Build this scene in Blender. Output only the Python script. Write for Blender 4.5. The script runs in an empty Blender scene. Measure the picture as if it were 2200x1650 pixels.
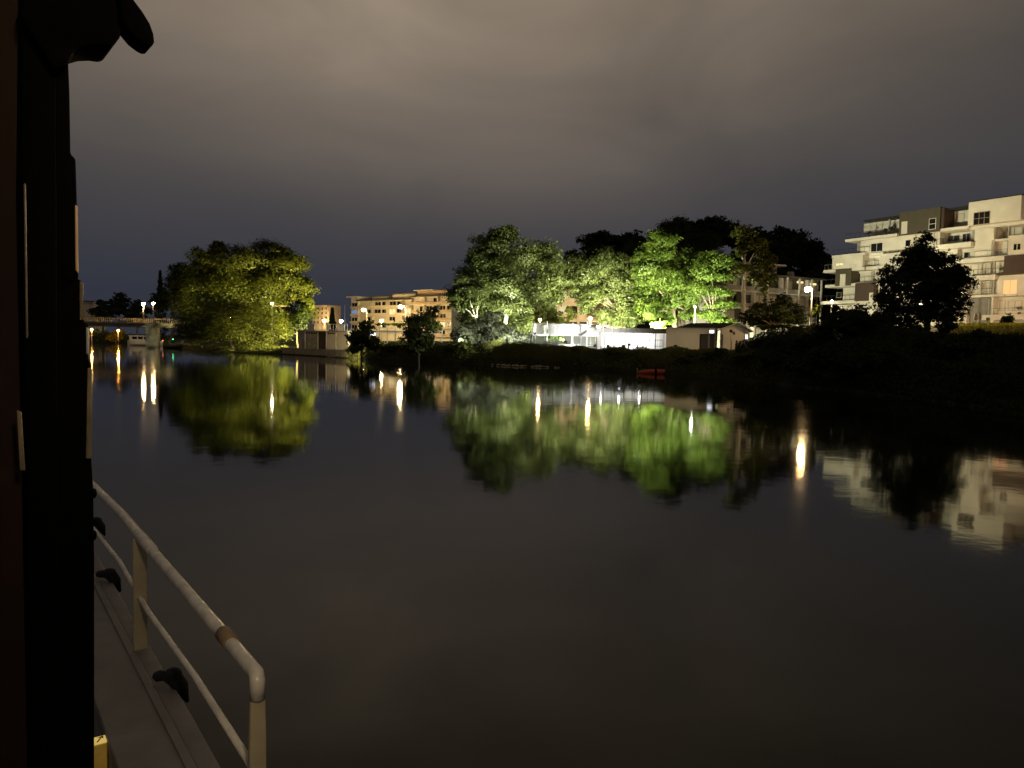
import bpy, math, random
import numpy as np
ORD = 'first second third fourth fifth sixth seventh eighth ninth tenth eleventh twelfth thirteenth fourteenth fifteenth sixteenth seventeenth eighteenth nineteenth twentieth'.split()
from mathutils import Vector, Matrix

random.seed(7)
SC = bpy.context.scene
COL = SC.collection

# ------------------------------------------------------------------ camera
F, CX, CY = 1650.0, 1100.0, 825.0          # focal length and centre in photo pixels
CAM_H, PITCH, ROLL = 3.0, math.atan(90 / 1650.0), 0.02
fwd = Vector((0, math.cos(PITCH), -math.sin(PITCH)))
r0 = Vector((1, 0, 0)); u0 = r0.cross(fwd)
rgt = r0 * math.cos(ROLL) + u0 * math.sin(ROLL)
upv = -r0 * math.sin(ROLL) + u0 * math.cos(ROLL)
EYE = Vector((0, 0, CAM_H))
cd = bpy.data.cameras.new('camera'); cam = bpy.data.objects.new('camera', cd); COL.objects.link(cam)
cd.sensor_width = 36; cd.lens = F / 2200 * 36; cd.clip_start = 0.05; cd.clip_end = 20000
M = Matrix.Identity(4)
for i in range(3):
    M[i][0] = rgt[i]; M[i][1] = upv[i]; M[i][2] = -fwd[i]; M[i][3] = EYE[i]
cam.matrix_world = M
SC.camera = cam

def ray(px, py):
    return fwd * F + rgt * (px - CX) - upv * (py - CY)
def P(px, py, D):                      # point on that sight line at ground distance D
    r = ray(px, py); return EYE + r * (D / r.y)
def PZ(px, py, z):                     # where it meets the level z
    r = ray(px, py); return EYE + r * ((z - CAM_H) / r.z)

# ------------------------------------------------------------------ night sky: cloud lit by the town
W = bpy.data.worlds.new('World'); SC.world = W; W.use_nodes = True
nt = W.node_tree; N = nt.nodes; Lk = nt.links; N.clear()
def wn(t, **k):
    n = N.new(t)
    for a, b in k.items(): setattr(n, a, b)
    return n
def wm(op, a, b=None):
    n = wn('ShaderNodeMath', operation=op)
    for i, v in enumerate((a, b)):
        if v is None: continue
        if isinstance(v, (int, float)): n.inputs[i].default_value = v
        else: Lk.new(v, n.inputs[i])
    return n.outputs[0]
tc = wn('ShaderNodeTexCoord'); sx = wn('ShaderNodeSeparateXYZ'); Lk.new(tc.outputs['Generated'], sx.inputs[0])
dx = wm('DIVIDE', wm('ADD', sx.outputs[0], 0.12), 0.49)
gx = wm('EXPONENT', wm('MULTIPLY', wm('MULTIPLY', dx, dx), -1.0))
up_ = wm('SUBTRACT', 0.44, wm('ABSOLUTE', sx.outputs[2]))
dz = wm('DIVIDE', wm('MAXIMUM', up_, wm('MULTIPLY', up_, -0.3)), 0.195)
gz = wm('EXPONENT', wm('MULTIPLY', wm('MULTIPLY', dz, dz), -1.0))
mp = wn('ShaderNodeMapping'); mp.inputs['Scale'].default_value = (1.0, 1.0, 2.6); Lk.new(tc.outputs['Generated'], mp.inputs[0])
nz = wn('ShaderNodeTexNoise'); nz.inputs['Scale'].default_value = 3.0; nz.inputs['Detail'].default_value = 5; nz.inputs['Distortion'].default_value = 0.6; nz.inputs['Roughness'].default_value = 0.45
Lk.new(mp.outputs[0], nz.inputs['Vector'])
cl = wm('ADD', wm('MULTIPLY', nz.outputs['Fac'], 1.45), 0.30)
ahead = wm('ADD', wm('MULTIPLY', wm('TANH', wm('MULTIPLY', sx.outputs[1], 2.2)), 0.14), 0.86)
g = wm('MULTIPLY', wm('MULTIPLY', wm('MULTIPLY', gx, gz), cl), ahead)
mixc = wn('ShaderNodeMix', data_type='RGBA'); mixc.blend_type = 'ADD'; mixc.inputs[0].default_value = 1.0
glow = wn('ShaderNodeMix', data_type='RGBA'); glow.blend_type = 'MIX'
glow.inputs[6].default_value = (0, 0, 0, 1); glow.inputs[7].default_value = (0.262, 0.203, 0.143, 1)
Lk.new(g, glow.inputs[0]); glow.clamp_factor = False
base = wn('ShaderNodeValToRGB'); base.color_ramp.elements[0].color = (0.0285, 0.033, 0.0495, 1); base.color_ramp.elements[1].color = (0.040, 0.035, 0.031, 1)
e_ = base.color_ramp.elements.new(0.22); e_.color = (0.046, 0.0445, 0.049, 1)
base.color_ramp.elements[0].position = 0.05; base.color_ramp.elements[2].position = 0.45
Lk.new(wm('ABSOLUTE', sx.outputs[2]), base.inputs[0])
Lk.new(base.outputs[0], mixc.inputs[6]); Lk.new(glow.outputs[2], mixc.inputs[7])
bg = wn('ShaderNodeBackground'); bg.inputs[1].default_value = 1.0; Lk.new(mixc.outputs[2], bg.inputs[0])
wo = wn('ShaderNodeOutputWorld'); Lk.new(bg.outputs[0], wo.inputs[0])

SC.view_settings.view_transform = 'Standard'; SC.view_settings.look = 'None'
SC.view_settings.exposure = 0.0; SC.view_settings.gamma = 1.0; SC.view_settings.use_curve_mapping = False
SC.render.engine = 'CYCLES'
cy = SC.cycles
cy.use_denoising = True; cy.max_bounces = 6; cy.diffuse_bounces = 2; cy.glossy_bounces = 3; cy.transmission_bounces = 4
cy.transparent_max_bounces = 6; cy.sample_clamp_indirect = 6.0; cy.sample_clamp_direct = 0.0
cy.caustics_reflective = False; cy.caustics_refractive = False

# ------------------------------------------------------------------ materials
MATS = {}
def mat(name, col, rough=0.7, var=0.25, scale=3.0, bump=0.0, metal=0.0, col2=None, spec=0.5, trans=0.0):
    m = bpy.data.materials.new(name); m.use_nodes = True
    n = m.node_tree.nodes; l = m.node_tree.links; b = n['Principled BSDF']
    t = n.new('ShaderNodeTexCoord'); z = n.new('ShaderNodeTexNoise'); z.inputs['Scale'].default_value = scale; z.inputs['Detail'].default_value = 6
    l.new(t.outputs['Object'], z.inputs['Vector'])
    r = n.new('ShaderNodeValToRGB'); r.color_ramp.elements[0].position = 0.3; r.color_ramp.elements[1].position = 0.7
    c2 = col2 or tuple(min(1, c * (1 + var)) for c in col)
    r.color_ramp.elements[0].color = (*[c * (1 - var) for c in col], 1); r.color_ramp.elements[1].color = (*c2, 1)
    l.new(z.outputs['Fac'], r.inputs[0]); l.new(r.outputs[0], b.inputs['Base Color'])
    b.inputs['Roughness'].default_value = rough; b.inputs['Metallic'].default_value = metal
    b.inputs['Specular IOR Level'].default_value = spec
    if bump:
        bp = n.new('ShaderNodeBump'); bp.inputs['Strength'].default_value = bump; bp.inputs['Distance'].default_value = 0.05
        l.new(z.outputs['Fac'], bp.inputs['Height']); l.new(bp.outputs[0], b.inputs['Normal'])
    if trans:
        o = n['Material Output']; tr = n.new('ShaderNodeBsdfTranslucent'); mx = n.new('ShaderNodeMixShader')
        l.new(r.outputs[0], tr.inputs[0]); mx.inputs[0].default_value = trans
        l.new(b.outputs[0], mx.inputs[1]); l.new(tr.outputs[0], mx.inputs[2]); l.new(mx.outputs[0], o.inputs[0])
    MATS[name] = m; return m
def leafmat(name, c1, c2, tr=0.42):
    m = bpy.data.materials.new(name); m.use_nodes = True
    n = m.node_tree.nodes; l = m.node_tree.links; n.remove(n['Principled BSDF']); o = n['Material Output']
    ge = n.new('ShaderNodeNewGeometry'); r = n.new('ShaderNodeValToRGB')
    r.color_ramp.elements[0].color = (*c1, 1); r.color_ramp.elements[1].color = (*c2, 1)
    t = n.new('ShaderNodeTexCoord'); z = n.new('ShaderNodeTexNoise'); z.inputs['Scale'].default_value = 0.35; z.inputs['Detail'].default_value = 3
    l.new(t.outputs['Object'], z.inputs['Vector'])
    ma = n.new('ShaderNodeMath'); ma.operation = 'MULTIPLY_ADD'; ma.inputs[1].default_value = 1.6; ma.inputs[2].default_value = -0.55
    l.new(z.outputs['Fac'], ma.inputs[0])
    ad = n.new('ShaderNodeMath'); ad.operation = 'MULTIPLY_ADD'; ad.inputs[1].default_value = 0.38
    l.new(ge.outputs['Random Per Island'], ad.inputs[0]); l.new(ma.outputs[0], ad.inputs[2])
    l.new(ad.outputs[0], r.inputs[0])
    d = n.new('ShaderNodeBsdfDiffuse'); tl = n.new('ShaderNodeBsdfTranslucent'); mx = n.new('ShaderNodeMixShader'); mx.inputs[0].default_value = tr
    gl = n.new('ShaderNodeBsdfGlossy'); gl.inputs['Roughness'].default_value = 0.45; gl.inputs[0].default_value = (0.5, 0.5, 0.5, 1)
    m2 = n.new('ShaderNodeMixShader'); m2.inputs[0].default_value = 0.02
    l.new(r.outputs[0], d.inputs[0]); l.new(r.outputs[0], tl.inputs[0])
    l.new(d.outputs[0], mx.inputs[1]); l.new(tl.outputs[0], mx.inputs[2])
    l.new(mx.outputs[0], m2.inputs[1]); l.new(gl.outputs[0], m2.inputs[2]); l.new(m2.outputs[0], o.inputs[0])
    MATS[name] = m; return m
def emit(name, col, st):
    m = bpy.data.materials.new(name); m.use_nodes = True
    n = m.node_tree.nodes; l = m.node_tree.links; n.remove(n['Principled BSDF'])
    e = n.new('ShaderNodeEmission'); e.inputs[0].default_value = (*col, 1); e.inputs[1].default_value = st
    l.new(e.outputs[0], n['Material Output'].inputs[0]); MATS[name] = m; return m

mat('plaster', (0.60, 0.54, 0.45), 0.85, 0.16, 0.35)
mat('plaster_warm', (0.62, 0.54, 0.38), 0.85, 0.08, 0.6)
mat('plaster_orange', (0.50, 0.34, 0.20), 0.85, 0.1, 0.6)
mat('plaster_grey', (0.32, 0.29, 0.25), 0.85, 0.1, 0.6)
mat('brown_panel', (0.060, 0.047, 0.026), 0.7, 0.12, 1.2)
mat('red_panel', (0.050, 0.026, 0.016), 0.7, 0.12, 1.2)
mat('grey_shutter', (0.16, 0.145, 0.12), 0.6, 0.08, 1.5)
mat('glass', (0.012, 0.013, 0.015), 0.12, 0.2, 1.0, spec=0.5)
mat('curtain', (0.55, 0.49, 0.40), 0.8, 0.1, 6.0)
mat('metal', (0.20, 0.19, 0.175), 0.45, 0.1, 4.0, metal=0.3)
mat('dark_metal', (0.03, 0.03, 0.03), 0.5, 0.1, 4.0, metal=0.3)
mat('pole_metal', (0.42, 0.39, 0.34), 0.5, 0.1, 4.0)
mat('concrete', (0.30, 0.275, 0.23), 0.9, 0.2, 0.9, 0.3)
mat('stone', (0.34, 0.29, 0.20), 0.9, 0.35, 1.6, 0.5)
mat('rock', (0.32, 0.27, 0.19), 0.9, 0.35, 2.5, 0.6)
mat('roof_dark', (0.012, 0.012, 0.012), 0.9, 0.3, 2.0)
mat('roof_edge', (0.09, 0.075, 0.06), 0.8, 0.2, 2.0)
mat('canvas_white', (0.78, 0.77, 0.73), 0.8, 0.05, 2.0, trans=0.35)
mat('canvas_grey', (0.22, 0.21, 0.18), 0.8, 0.15, 1.0, trans=0.1)
mat('bark', (0.10, 0.075, 0.05), 0.9, 0.4, 6.0, 0.6)
mat('bark_pale', (0.40, 0.36, 0.28), 0.85, 0.35, 4.0, 0.5)
mat('soil', (0.022, 0.024, 0.010), 0.95, 0.4, 0.5, 0.3, spec=0.05)
mat('kayak_red', (0.55, 0.075, 0.03), 0.35, 0.1, 2.0)
mat('boat_white', (0.55, 0.53, 0.48), 0.5, 0.1, 2.0)
mat('boat_dark', (0.035, 0.035, 0.025), 0.6, 0.2, 2.0)
mat('sign_back', (0.55, 0.48, 0.36), 0.6, 0.25, 5.0)
mat('furniture', (0.07, 0.07, 0.06), 0.6, 0.2, 4.0)
mat('linen', (0.75, 0.74, 0.70), 0.7, 0.05, 4.0)
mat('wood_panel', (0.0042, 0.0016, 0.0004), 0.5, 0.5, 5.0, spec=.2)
mat('black_paint', (0.0006, 0.0006, 0.0006), 0.6, 0.2, 4.0, spec=0.015)
mat('trim_metal', (0.075, 0.06, 0.038), 0.35, 0.25, 30.0, 0.1, metal=0.2)
mat('rail_white', (0.60, 0.56, 0.48), 0.22, 0.22, 9.0, 0.25, spec=.7)
mat('post_paint', (0.40, 0.34, 0.22), 0.55, 0.12, 12.0, 0.1)
mat('tape', (0.22, 0.15, 0.085), 0.7, 0.2, 30.0)
mat('gunwale_grey', (0.135, 0.124, 0.120), 0.6, 0.18, 7.0, 0.15)
mat('deck_paint', (0.06, 0.055, 0.05), 0.8, 0.25, 9.0, 0.2)
mat('hull_black', (0.012, 0.012, 0.011), 0.4, 0.2, 3.0)
mat('red_strip', (0.06, 0.012, 0.008), 0.6, 0.2, 6.0)
mat('yellow_paint', (0.85, 0.60, 0.12), 0.5, 0.1, 20.0)
mat('rope', (0.0025, 0.0025, 0.0025), 0.9, 0.3, 40.0, 0.5)
leafmat('leaf_olive', (0.030, 0.036, 0.006), (0.105, 0.110, 0.018))
leafmat('leaf_green', (0.034, 0.046, 0.011), (0.105, 0.125, 0.038))
leafmat('leaf_bright', (0.040, 0.070, 0.010), (0.120, 0.165, 0.028))
leafmat('leaf_silver', (0.070, 0.080, 0.045), (0.170, 0.180, 0.120))
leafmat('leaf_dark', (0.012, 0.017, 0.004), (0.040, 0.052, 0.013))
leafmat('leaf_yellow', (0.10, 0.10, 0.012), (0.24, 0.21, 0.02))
leafmat('leaf_bank', (0.072, 0.080, 0.017), (0.165, 0.172, 0.040))
emit('lamp_warm', (1.0, 0.64, 0.27), 620)
emit('lamp_pale', (1.0, 0.76, 0.44), 300)
emit('lamp_amber', (1.0, 0.72, 0.32), 950)
emit('lamp_orange', (1.0, 0.45, 0.08), 800)
emit('lamp_white', (1.0, 0.95, 0.85), 160)
emit('lit_window', (1.0, 0.40, 0.15), 1.6)
emit('lit_soft', (1.0, 0.78, 0.40), 1.2)
emit('lit_blue', (0.35, 0.45, 1.0), 0.5)
emit('box_light', (0.85, 0.92, 1.0), 2.2)
emit('nav_green', (0.1, 1.0, 0.4), 5)
emit('nav_red', (1.0, 0.25, 0.1), 3)

# ------------------------------------------------------------------ building blocks
ORG = {}
def link(o, parent=None):
    COL.objects.link(o)
    if parent is not None: o.parent = parent
    return o
def thing(name, label, cat, loc, group=None):
    o = bpy.data.objects.new(name, None); o.empty_display_size = 0.2; link(o)
    o.location = loc; ORG[o.name] = Vector(loc)
    tag(o, label, cat, group); return o
def tag(o, label, cat, group=None, kind=None):
    if label: o['label'] = label
    if cat: o['category'] = cat
    if group: o['group'] = group
    if kind: o['kind'] = kind
    return o
def org_of(p):
    while p is not None:
        if p.name in ORG: return ORG[p.name]
        p = p.parent
    return Vector((0, 0, 0))
class MB:
    def __init__(s): s.v = []; s.f = []
    def add(s, vs, fs):
        k = len(s.v); s.v += [tuple(x) for x in vs]; s.f += [tuple(i + k for i in q) for q in fs]; return s
    def hexa(s, c):                     # eight corners, bottom ring then top ring
        return s.add(c, [(3, 2, 1, 0), (4, 5, 6, 7), (0, 1, 5, 4), (1, 2, 6, 5), (2, 3, 7, 6), (3, 0, 4, 7)])
    def box(s, x0, x1, y0, y1, z0, z1):
        return s.hexa([(x0, y0, z0), (x1, y0, z0), (x1, y1, z0), (x0, y1, z0), (x0, y0, z1), (x1, y0, z1), (x1, y1, z1), (x0, y1, z1)])
    def tube(s, pts, rad, n=8, cap=True):
        pts = [Vector(p) for p in pts]
        if isinstance(rad, (int, float)): rad = [rad] * len(pts)
        k = len(s.v); ref = None
        for i, p in enumerate(pts):
            t = (pts[min(i + 1, len(pts) - 1)] - pts[max(i - 1, 0)]).normalized()
            if ref is None: ref = Vector((1, 0, 0)) if abs(t.x) < 0.8 else Vector((0, 1, 0))
            a = (ref - t * ref.dot(t)).normalized(); b = t.cross(a); ref = a
            for j in range(n):
                w = 2 * math.pi * j / n; s.v.append(tuple(p + (a * math.cos(w) + b * math.sin(w)) * rad[i]))
        for i in range(len(pts) - 1):
            for j in range(n):
                s.f.append((k + i * n + j, k + i * n + (j + 1) % n, k + (i + 1) * n + (j + 1) % n, k + (i + 1) * n + j))
        if cap:
            s.f.append(tuple(k + j for j in reversed(range(n)))); e = k + (len(pts) - 1) * n; s.f.append(tuple(e + j for j in range(n)))
        return s
    def ball(s, c, r, nu=12, nv=7, sq=(1, 1, 1), jit=0.0, rng=None):
        c = Vector(c); k = len(s.v); vs = [c + Vector((0, 0, -r * sq[2]))]
        for i in range(1, nv):
            a = math.pi * i / nv - math.pi / 2
            for j in range(nu):
                b = 2 * math.pi * j / nu; q = 1 + (rng.uniform(-jit, jit) if rng else 0)
                vs.append(c + Vector((r * q * sq[0] * math.cos(a) * math.cos(b), r * q * sq[1] * math.cos(a) * math.sin(b), r * q * sq[2] * math.sin(a))))
        vs.append(c + Vector((0, 0, r * sq[2]))); fs = []
        for j in range(nu): fs.append((0, 1 + (j + 1) % nu, 1 + j))
        for i in range(nv - 2):
            for j in range(nu):
                a = 1 + i * nu; fs.append((a + j, a + (j + 1) % nu, a + nu + (j + 1) % nu, a + nu + j))
        e = len(vs) - 1; a = 1 + (nv - 2) * nu
        for j in range(nu): fs.append((a + j, a + (j + 1) % nu, e))
        return s.add(vs, fs)
    def prism(s, ring, off):            # closed ring of 3D points extruded by a vector
        n = len(ring); off = Vector(off); vs = [Vector(p) for p in ring] + [Vector(p) + off for p in ring]
        fs = [tuple(reversed(range(n))), tuple(range(n, 2 * n))] + [(i, (i + 1) % n, n + (i + 1) % n, n + i) for i in range(n)]
        return s.add(vs, fs)
    def build(s, name, m, parent=None, smooth=False, bevel=0.0):
        o = org_of(parent); me = bpy.data.meshes.new(name)
        me.from_pydata([(x[0] - o[0], x[1] - o[1], x[2] - o[2]) for x in s.v], [], s.f)
        me.materials.append(MATS[m] if isinstance(m, str) else m)
        if smooth: me.polygons.foreach_set('use_smooth', [True] * len(me.polygons))
        me.update(); ob = link(bpy.data.objects.new(name, me), parent)
        if bevel:
            b = ob.modifiers.new('bevel', 'BEVEL'); b.width = bevel; b.segments = 3; b.limit_method = 'ANGLE'
            for p in me.polygons: p.use_smooth = True
        return ob
def quads(name, V, m, parent=None):     # V: (n,4,3) world positions
    o = org_of(parent); V = np.asarray(V, dtype=np.float32) - np.array(o, dtype=np.float32); n = len(V)
    me = bpy.data.meshes.new(name); me.vertices.add(n * 4); me.loops.add(n * 4); me.polygons.add(n)
    me.vertices.foreach_set('co', V.reshape(-1)); me.loops.foreach_set('vertex_index', np.arange(n * 4, dtype=np.int32))
    me.polygons.foreach_set('loop_start', np.arange(0, n * 4, 4, dtype=np.int32))
    me.polygons.foreach_set('loop_total', np.full(n, 4, dtype=np.int32))
    me.update(calc_edges=True); me.materials.append(MATS[m])
    return link(bpy.data.objects.new(name, me), parent)

# ------------------------------------------------------------------ terrain
shore_px = [(-420, 730), (-150, 733), (180, 736), (300, 738), (352, 742), (400, 751), (450, 756), (600, 761), (745, 770), (900, 777), (1000, 782),
            (1100, 787), (1220, 791), (1350, 799), (1450, 806), (1600, 818), (1720, 832), (1850, 845), (2000, 862), (2200, 892), (2450, 945)]
SH = [PZ(a, b, 0.0) for a, b in shore_px]
SH = [Vector((-420, -260, 0)), Vector((-300, -40, 0)), Vector((-270, 90, 0))] + SH + [Vector((52, 6, 0)), Vector((75, -30, 0)), Vector((120, -120, 0)), Vector((260, -420, 0))]
SA = np.array([math.atan2(p.x, p.y) for p in SH]); SR = np.array([math.hypot(p.x, p.y) for p in SH])
o_ = np.argsort(SA); SA = SA[o_]; SR = SR[o_]
def az(px): r = ray(px, 760); return math.atan2(r.x, r.y)
CA = np.array([az(p) for p in (-420, 180, 380, 600, 745, 900, 1000, 1200, 1400, 1550, 1650, 1750, 2000, 2200, 2450)])
CH = np.array([2.4, 2.2, 0.7, 1.0, 1.0, 1.9, 2.0, 2.0, 2.0, 2.0, 2.8, 3.5, 3.5, 3.3, 3.2])
def sstep(a, b, x):
    t = np.clip((np.asarray(x, dtype=float) - a) / (b - a), 0, 1); return t * t * (3 - 2 * t)
HL, HR = az(1110), az(1320)
Q0, Q1 = az(1560), az(1760)
def G(x, y):
    a = np.arctan2(x, y); r = np.hypot(x, y); d = r - np.interp(a, SA, SR); c = np.interp(a, CA, CH)
    wide = 6 + 8 * sstep(Q0, Q1, a)
    z = np.where(d < 0, np.maximum(d * 0.6, -2.0), c * sstep(-2.0, wide, d) * 1.0)
    z = z + sstep(10, 60, d) * (0.7 + 2.0 * sstep(Q0, Q1, a))
    z = z + 40 * sstep(205, 330, r) * sstep(HL, HR, a) * (0.84 + 0.16 * sstep(az(1340), az(1480), a)) * (1 + 0.05 * np.sin(a * 23)) * (1 - 0.2 * sstep(az(1530), az(1650), a) - 0.45 * sstep(az(1640), az(1840), a))
    z = z + 1.2 * sstep(150, 600, r)
    return z
def g1(x, y): return float(G(x, y))
angs = np.unique(np.concatenate([np.linspace(SA[0], SA[-1], 120), np.linspace(az(-300), az(2500), 280), SA]))
offs = [-4, -2, -1, 0, 0.6, 1.4, 2.4, 3.6, 5, 6.5, 8.5, 11, 14, 19, 26, 36, 50, 68, 90, 115, 140, 165, 195, 230, 270, 340, 500, 900, 2000, 6000]
rows = []
for a in angs:
    rs = np.interp(a, SA, SR); rr = np.array([rs + k for k in offs]); x = rr * math.sin(a); y = rr * math.cos(a)
    rows.append(np.stack([x, y, G(x, y)], 1))
gm = MB(); K = len(offs)
for r in rows: gm.v += [tuple(p) for p in r]
for i in range(len(rows) - 1):
    for j in range(K - 1):
        gm.f.append((i * K + j, i * K + j + 1, (i + 1) * K + j + 1, (i + 1) * K + j))
ground = gm.build('ground', 'soil', None, smooth=True); tag(ground, None, None, kind='structure')

# water
wm_ = bpy.data.materials.new('river_water'); wm_.use_nodes = True; n = wm_.node_tree.nodes; l = wm_.node_tree.links; b = n['Principled BSDF']
b.inputs['Base Color'].default_value = (0.005, 0.006, 0.0022, 1); b.inputs['IOR'].default_value = 1.33; b.inputs['Specular Tint'].default_value = (0.50, 0.46, 0.28, 1)
t = n.new('ShaderNodeTexCoord')
za = n.new('ShaderNodeTexNoise'); za.inputs['Scale'].default_value = 0.05; za.inputs['Detail'].default_value = 3; l.new(t.outputs['Object'], za.inputs['Vector'])
mr = n.new('ShaderNodeMapRange'); mr.inputs['From Min'].default_value = 0.35; mr.inputs['From Max'].default_value = 0.65
mr.inputs['To Min'].default_value = 0.036; mr.inputs['To Max'].default_value = 0.070; l.new(za.outputs['Fac'], mr.inputs[0]); l.new(mr.outputs[0], b.inputs['Roughness'])
zb = n.new('ShaderNodeTexNoise'); zb.inputs['Scale'].default_value = 0.9; zb.inputs['Detail'].default_value = 3; l.new(t.outputs['Object'], zb.inputs['Vector'])
bp = n.new('ShaderNodeBump'); bp.inputs['Strength'].default_value = 1.0; bp.inputs['Distance'].default_value = 0.0034
l.new(zb.outputs['Fac'], bp.inputs['Height']); l.new(bp.outputs[0], b.inputs['Normal']); MATS['river_water'] = wm_
w = MB().add([(-6000, -6000, 0), (6000, -6000, 0), (6000, 6000, 0), (-6000, 6000, 0)], [(0, 1, 2, 3)]).build('water', 'river_water')
tag(w, None, None, kind='structure')

# ------------------------------------------------------------------ foliage
def leafquads(C, size, rng, outw=None, up=0.35, aspect=0.6, droop=0.0):
    n = len(C); nrm = rng.normal(size=(n, 3)); nrm /= np.linalg.norm(nrm, axis=1)[:, None]
    if outw is not None: nrm = nrm * 0.62 + outw * 0.95
    nrm[:, 2] += up; nrm /= np.linalg.norm(nrm, axis=1)[:, None] + 1e-9
    t = rng.normal(size=(n, 3)); t[:, 2] -= droop; t -= nrm * np.sum(t * nrm, 1)[:, None]; t /= np.linalg.norm(t, axis=1)[:, None] + 1e-9
    bt = np.cross(nrm, t); L = size * rng.uniform(0.6, 1.25, n)[:, None]; Wd = L * aspect * rng.uniform(0.7, 1.2, n)[:, None]
    return np.stack([C - t * L * 0.5, C + bt * Wd * 0.5 - nrm * Wd * 0.12, C + t * L * 0.5, C - bt * Wd * 0.5 - nrm * Wd * 0.12], 1)
def lobe_points(c, r, size, dens, rng, weep=0.0, clump=0.2, fill=0.2, sub=13):
    c = np.array(c); r = np.array(r); R = float(np.mean(r)); n = int(dens * 12.0 * R * R * 2.2 / (size * size * 0.30))
    # boughs: smaller rounded masses on the lobe, each with its own shell of leaf sprays
    if sub:
        su = rng.normal(size=(sub, 3)); su /= np.linalg.norm(su, axis=1)[:, None]
        sc = c + su * r * rng.uniform(0.35, 0.74, sub)[:, None]; sr = rng.uniform(0.34, 0.58, sub)
    else:
        sc = c[None, :]; su = np.array([[0, 0, 1.0]]); sr = np.array([1.0])
    k = max(8, int(n / 11)); w = sr ** 2; si = rng.choice(len(sr), k, p=w / w.sum())
    u = rng.normal(size=(k, 3)); u /= np.linalg.norm(u, axis=1)[:, None]
    rad = np.where(rng.random(k) < fill, rng.random(k) ** 0.5 * 0.8, rng.uniform(0.72, 1.1, k))
    u[:, 2] = np.where(u[:, 2] < -0.6, -u[:, 2] * 0.6, u[:, 2])
    cc = sc[si] + u * (rad * sr[si])[:, None] * r * np.array([1, 1, 0.85])
    idx = rng.integers(0, k, n); sg = clump * R * (sr[si] ** 0.6 * rng.uniform(0.4, 1.1, k))[idx][:, None]
    p = cc[idx] + rng.normal(size=(n, 3)) * sg * np.array([1, 1, 0.6])
    if weep:
        p[:, 2] -= rng.random(n) ** 1.5 * weep * R * rng.uniform(0.3, 1.0, k)[idx]
    return p, (u * 0.7 + su[si] * 0.5)[idx]
def tree(name, label, D, lobes, m, leaf=0.5, seed=1, dens=1.0, trunk_px=None, trunk_r=0.35, bark='bark', weep=0.0, cat='tree', group=None, base_py=None, limbs=True, clump=0.2, lean=None, depth=0.85):
    rng = np.random.default_rng(seed); rd = random.Random(seed)
    if 0.38 < leaf < 0.58: leaf *= 0.84
    if trunk_px is None: trunk_px = sum(q[0] for q in lobes) / len(lobes)
    b0 = P(trunk_px, 740, D); zb = g1(b0.x, b0.y); b0.z = zb
    t = thing(name, label, cat, b0, group)
    ps, os_, cs = [], [], []
    for q in lobes:
        dd = q[4] if len(q) > 4 else rd.uniform(-0.45, 0.45) * q[2] * D / F
        c = P(q[0], q[1], D + dd); rx = q[2] * D / F; rz = q[3] * D / F
        p, o = lobe_points(c, (rx, rx * depth, rz), leaf, dens, rng, weep, clump, sub=0 if weep else 13)
        ps.append(p); os_.append(o); cs.append(c)
    p = np.concatenate(ps); o = np.concatenate(os_); keep = p[:, 2] > G(p[:, 0], p[:, 1]) + 0.1; p = p[keep]; o = o[keep]
    quads('crown', leafquads(p, leaf, rng, o, aspect=0.62 if not weep else 0.45, droop=1.5 if weep else 0.3), m, t)
    mb = MB(); top = max(cs, key=lambda c: c.z); zc = min(c.z for c in cs)
    mid = sum(cs, Vector()) / len(cs)
    tt = Vector((b0.x * 0.5 + mid.x * 0.5, b0.y * 0.6 + mid.y * 0.4, max(zb + (top.z - zb) * 0.45, min(zc, zb + (top.z - zb) * 0.6))))
    if lean: tt = P(*lean, D)
    h = tt - b0
    mb.tube([b0 - Vector((0, 0, 0.3)), b0 + h * 0.06, b0 + h * 0.4 + Vector((rd.uniform(-.2, .2), 0, 0)), tt], [trunk_r * 1.5, trunk_r * 1.1, trunk_r * 0.9, trunk_r * 0.7], 9)
    if limbs:
        for c in cs:
            s = b0 + h * rd.uniform(0.7, 1.0); e = s.lerp(c, 0.8); md = s.lerp(e, 0.5) + Vector((rd.uniform(-.3, .3), rd.uniform(-.3, .3), (e - s).length * 0.08))
            mb.tube([s, md, e], [trunk_r * 0.5, trunk_r * 0.33, trunk_r * 0.12], 6)
    mb.build('trunk', bark, t, smooth=True)
    return t
def conifer(name, label, px, D, pyt, wpx, m, seed, group=None):
    rng = np.random.default_rng(seed); b0 = P(px, 740, D); b0.z = g1(b0.x, b0.y); top = P(px, pyt, D)
    t = thing(name, label, 'tree', b0, group); H = top.z - b0.z; R = wpx / 2 * D / F; n = 2600
    h = rng.random(n) ** 0.8; a = rng.random(n) * 6.283; tier = 0.75 + 0.25 * np.sin(h * 60)
    r = R * (1 - h) * tier * rng.uniform(0.5, 1.05, n) + 0.1
    p = np.stack([top.x + r * np.cos(a), b0.y + r * np.sin(a), b0.z + 0.8 + h * (H - 0.8)], 1)
    quads('crown', leafquads(p, 0.9, rng, None, 0.1, 0.4), m, t)
    MB().tube([b0 - Vector((0, 0, .3)), Vector((top.x, b0.y, top.z - 0.6))], [0.25, 0.04], 7).build('trunk', 'bark', t)
    return t

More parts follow.
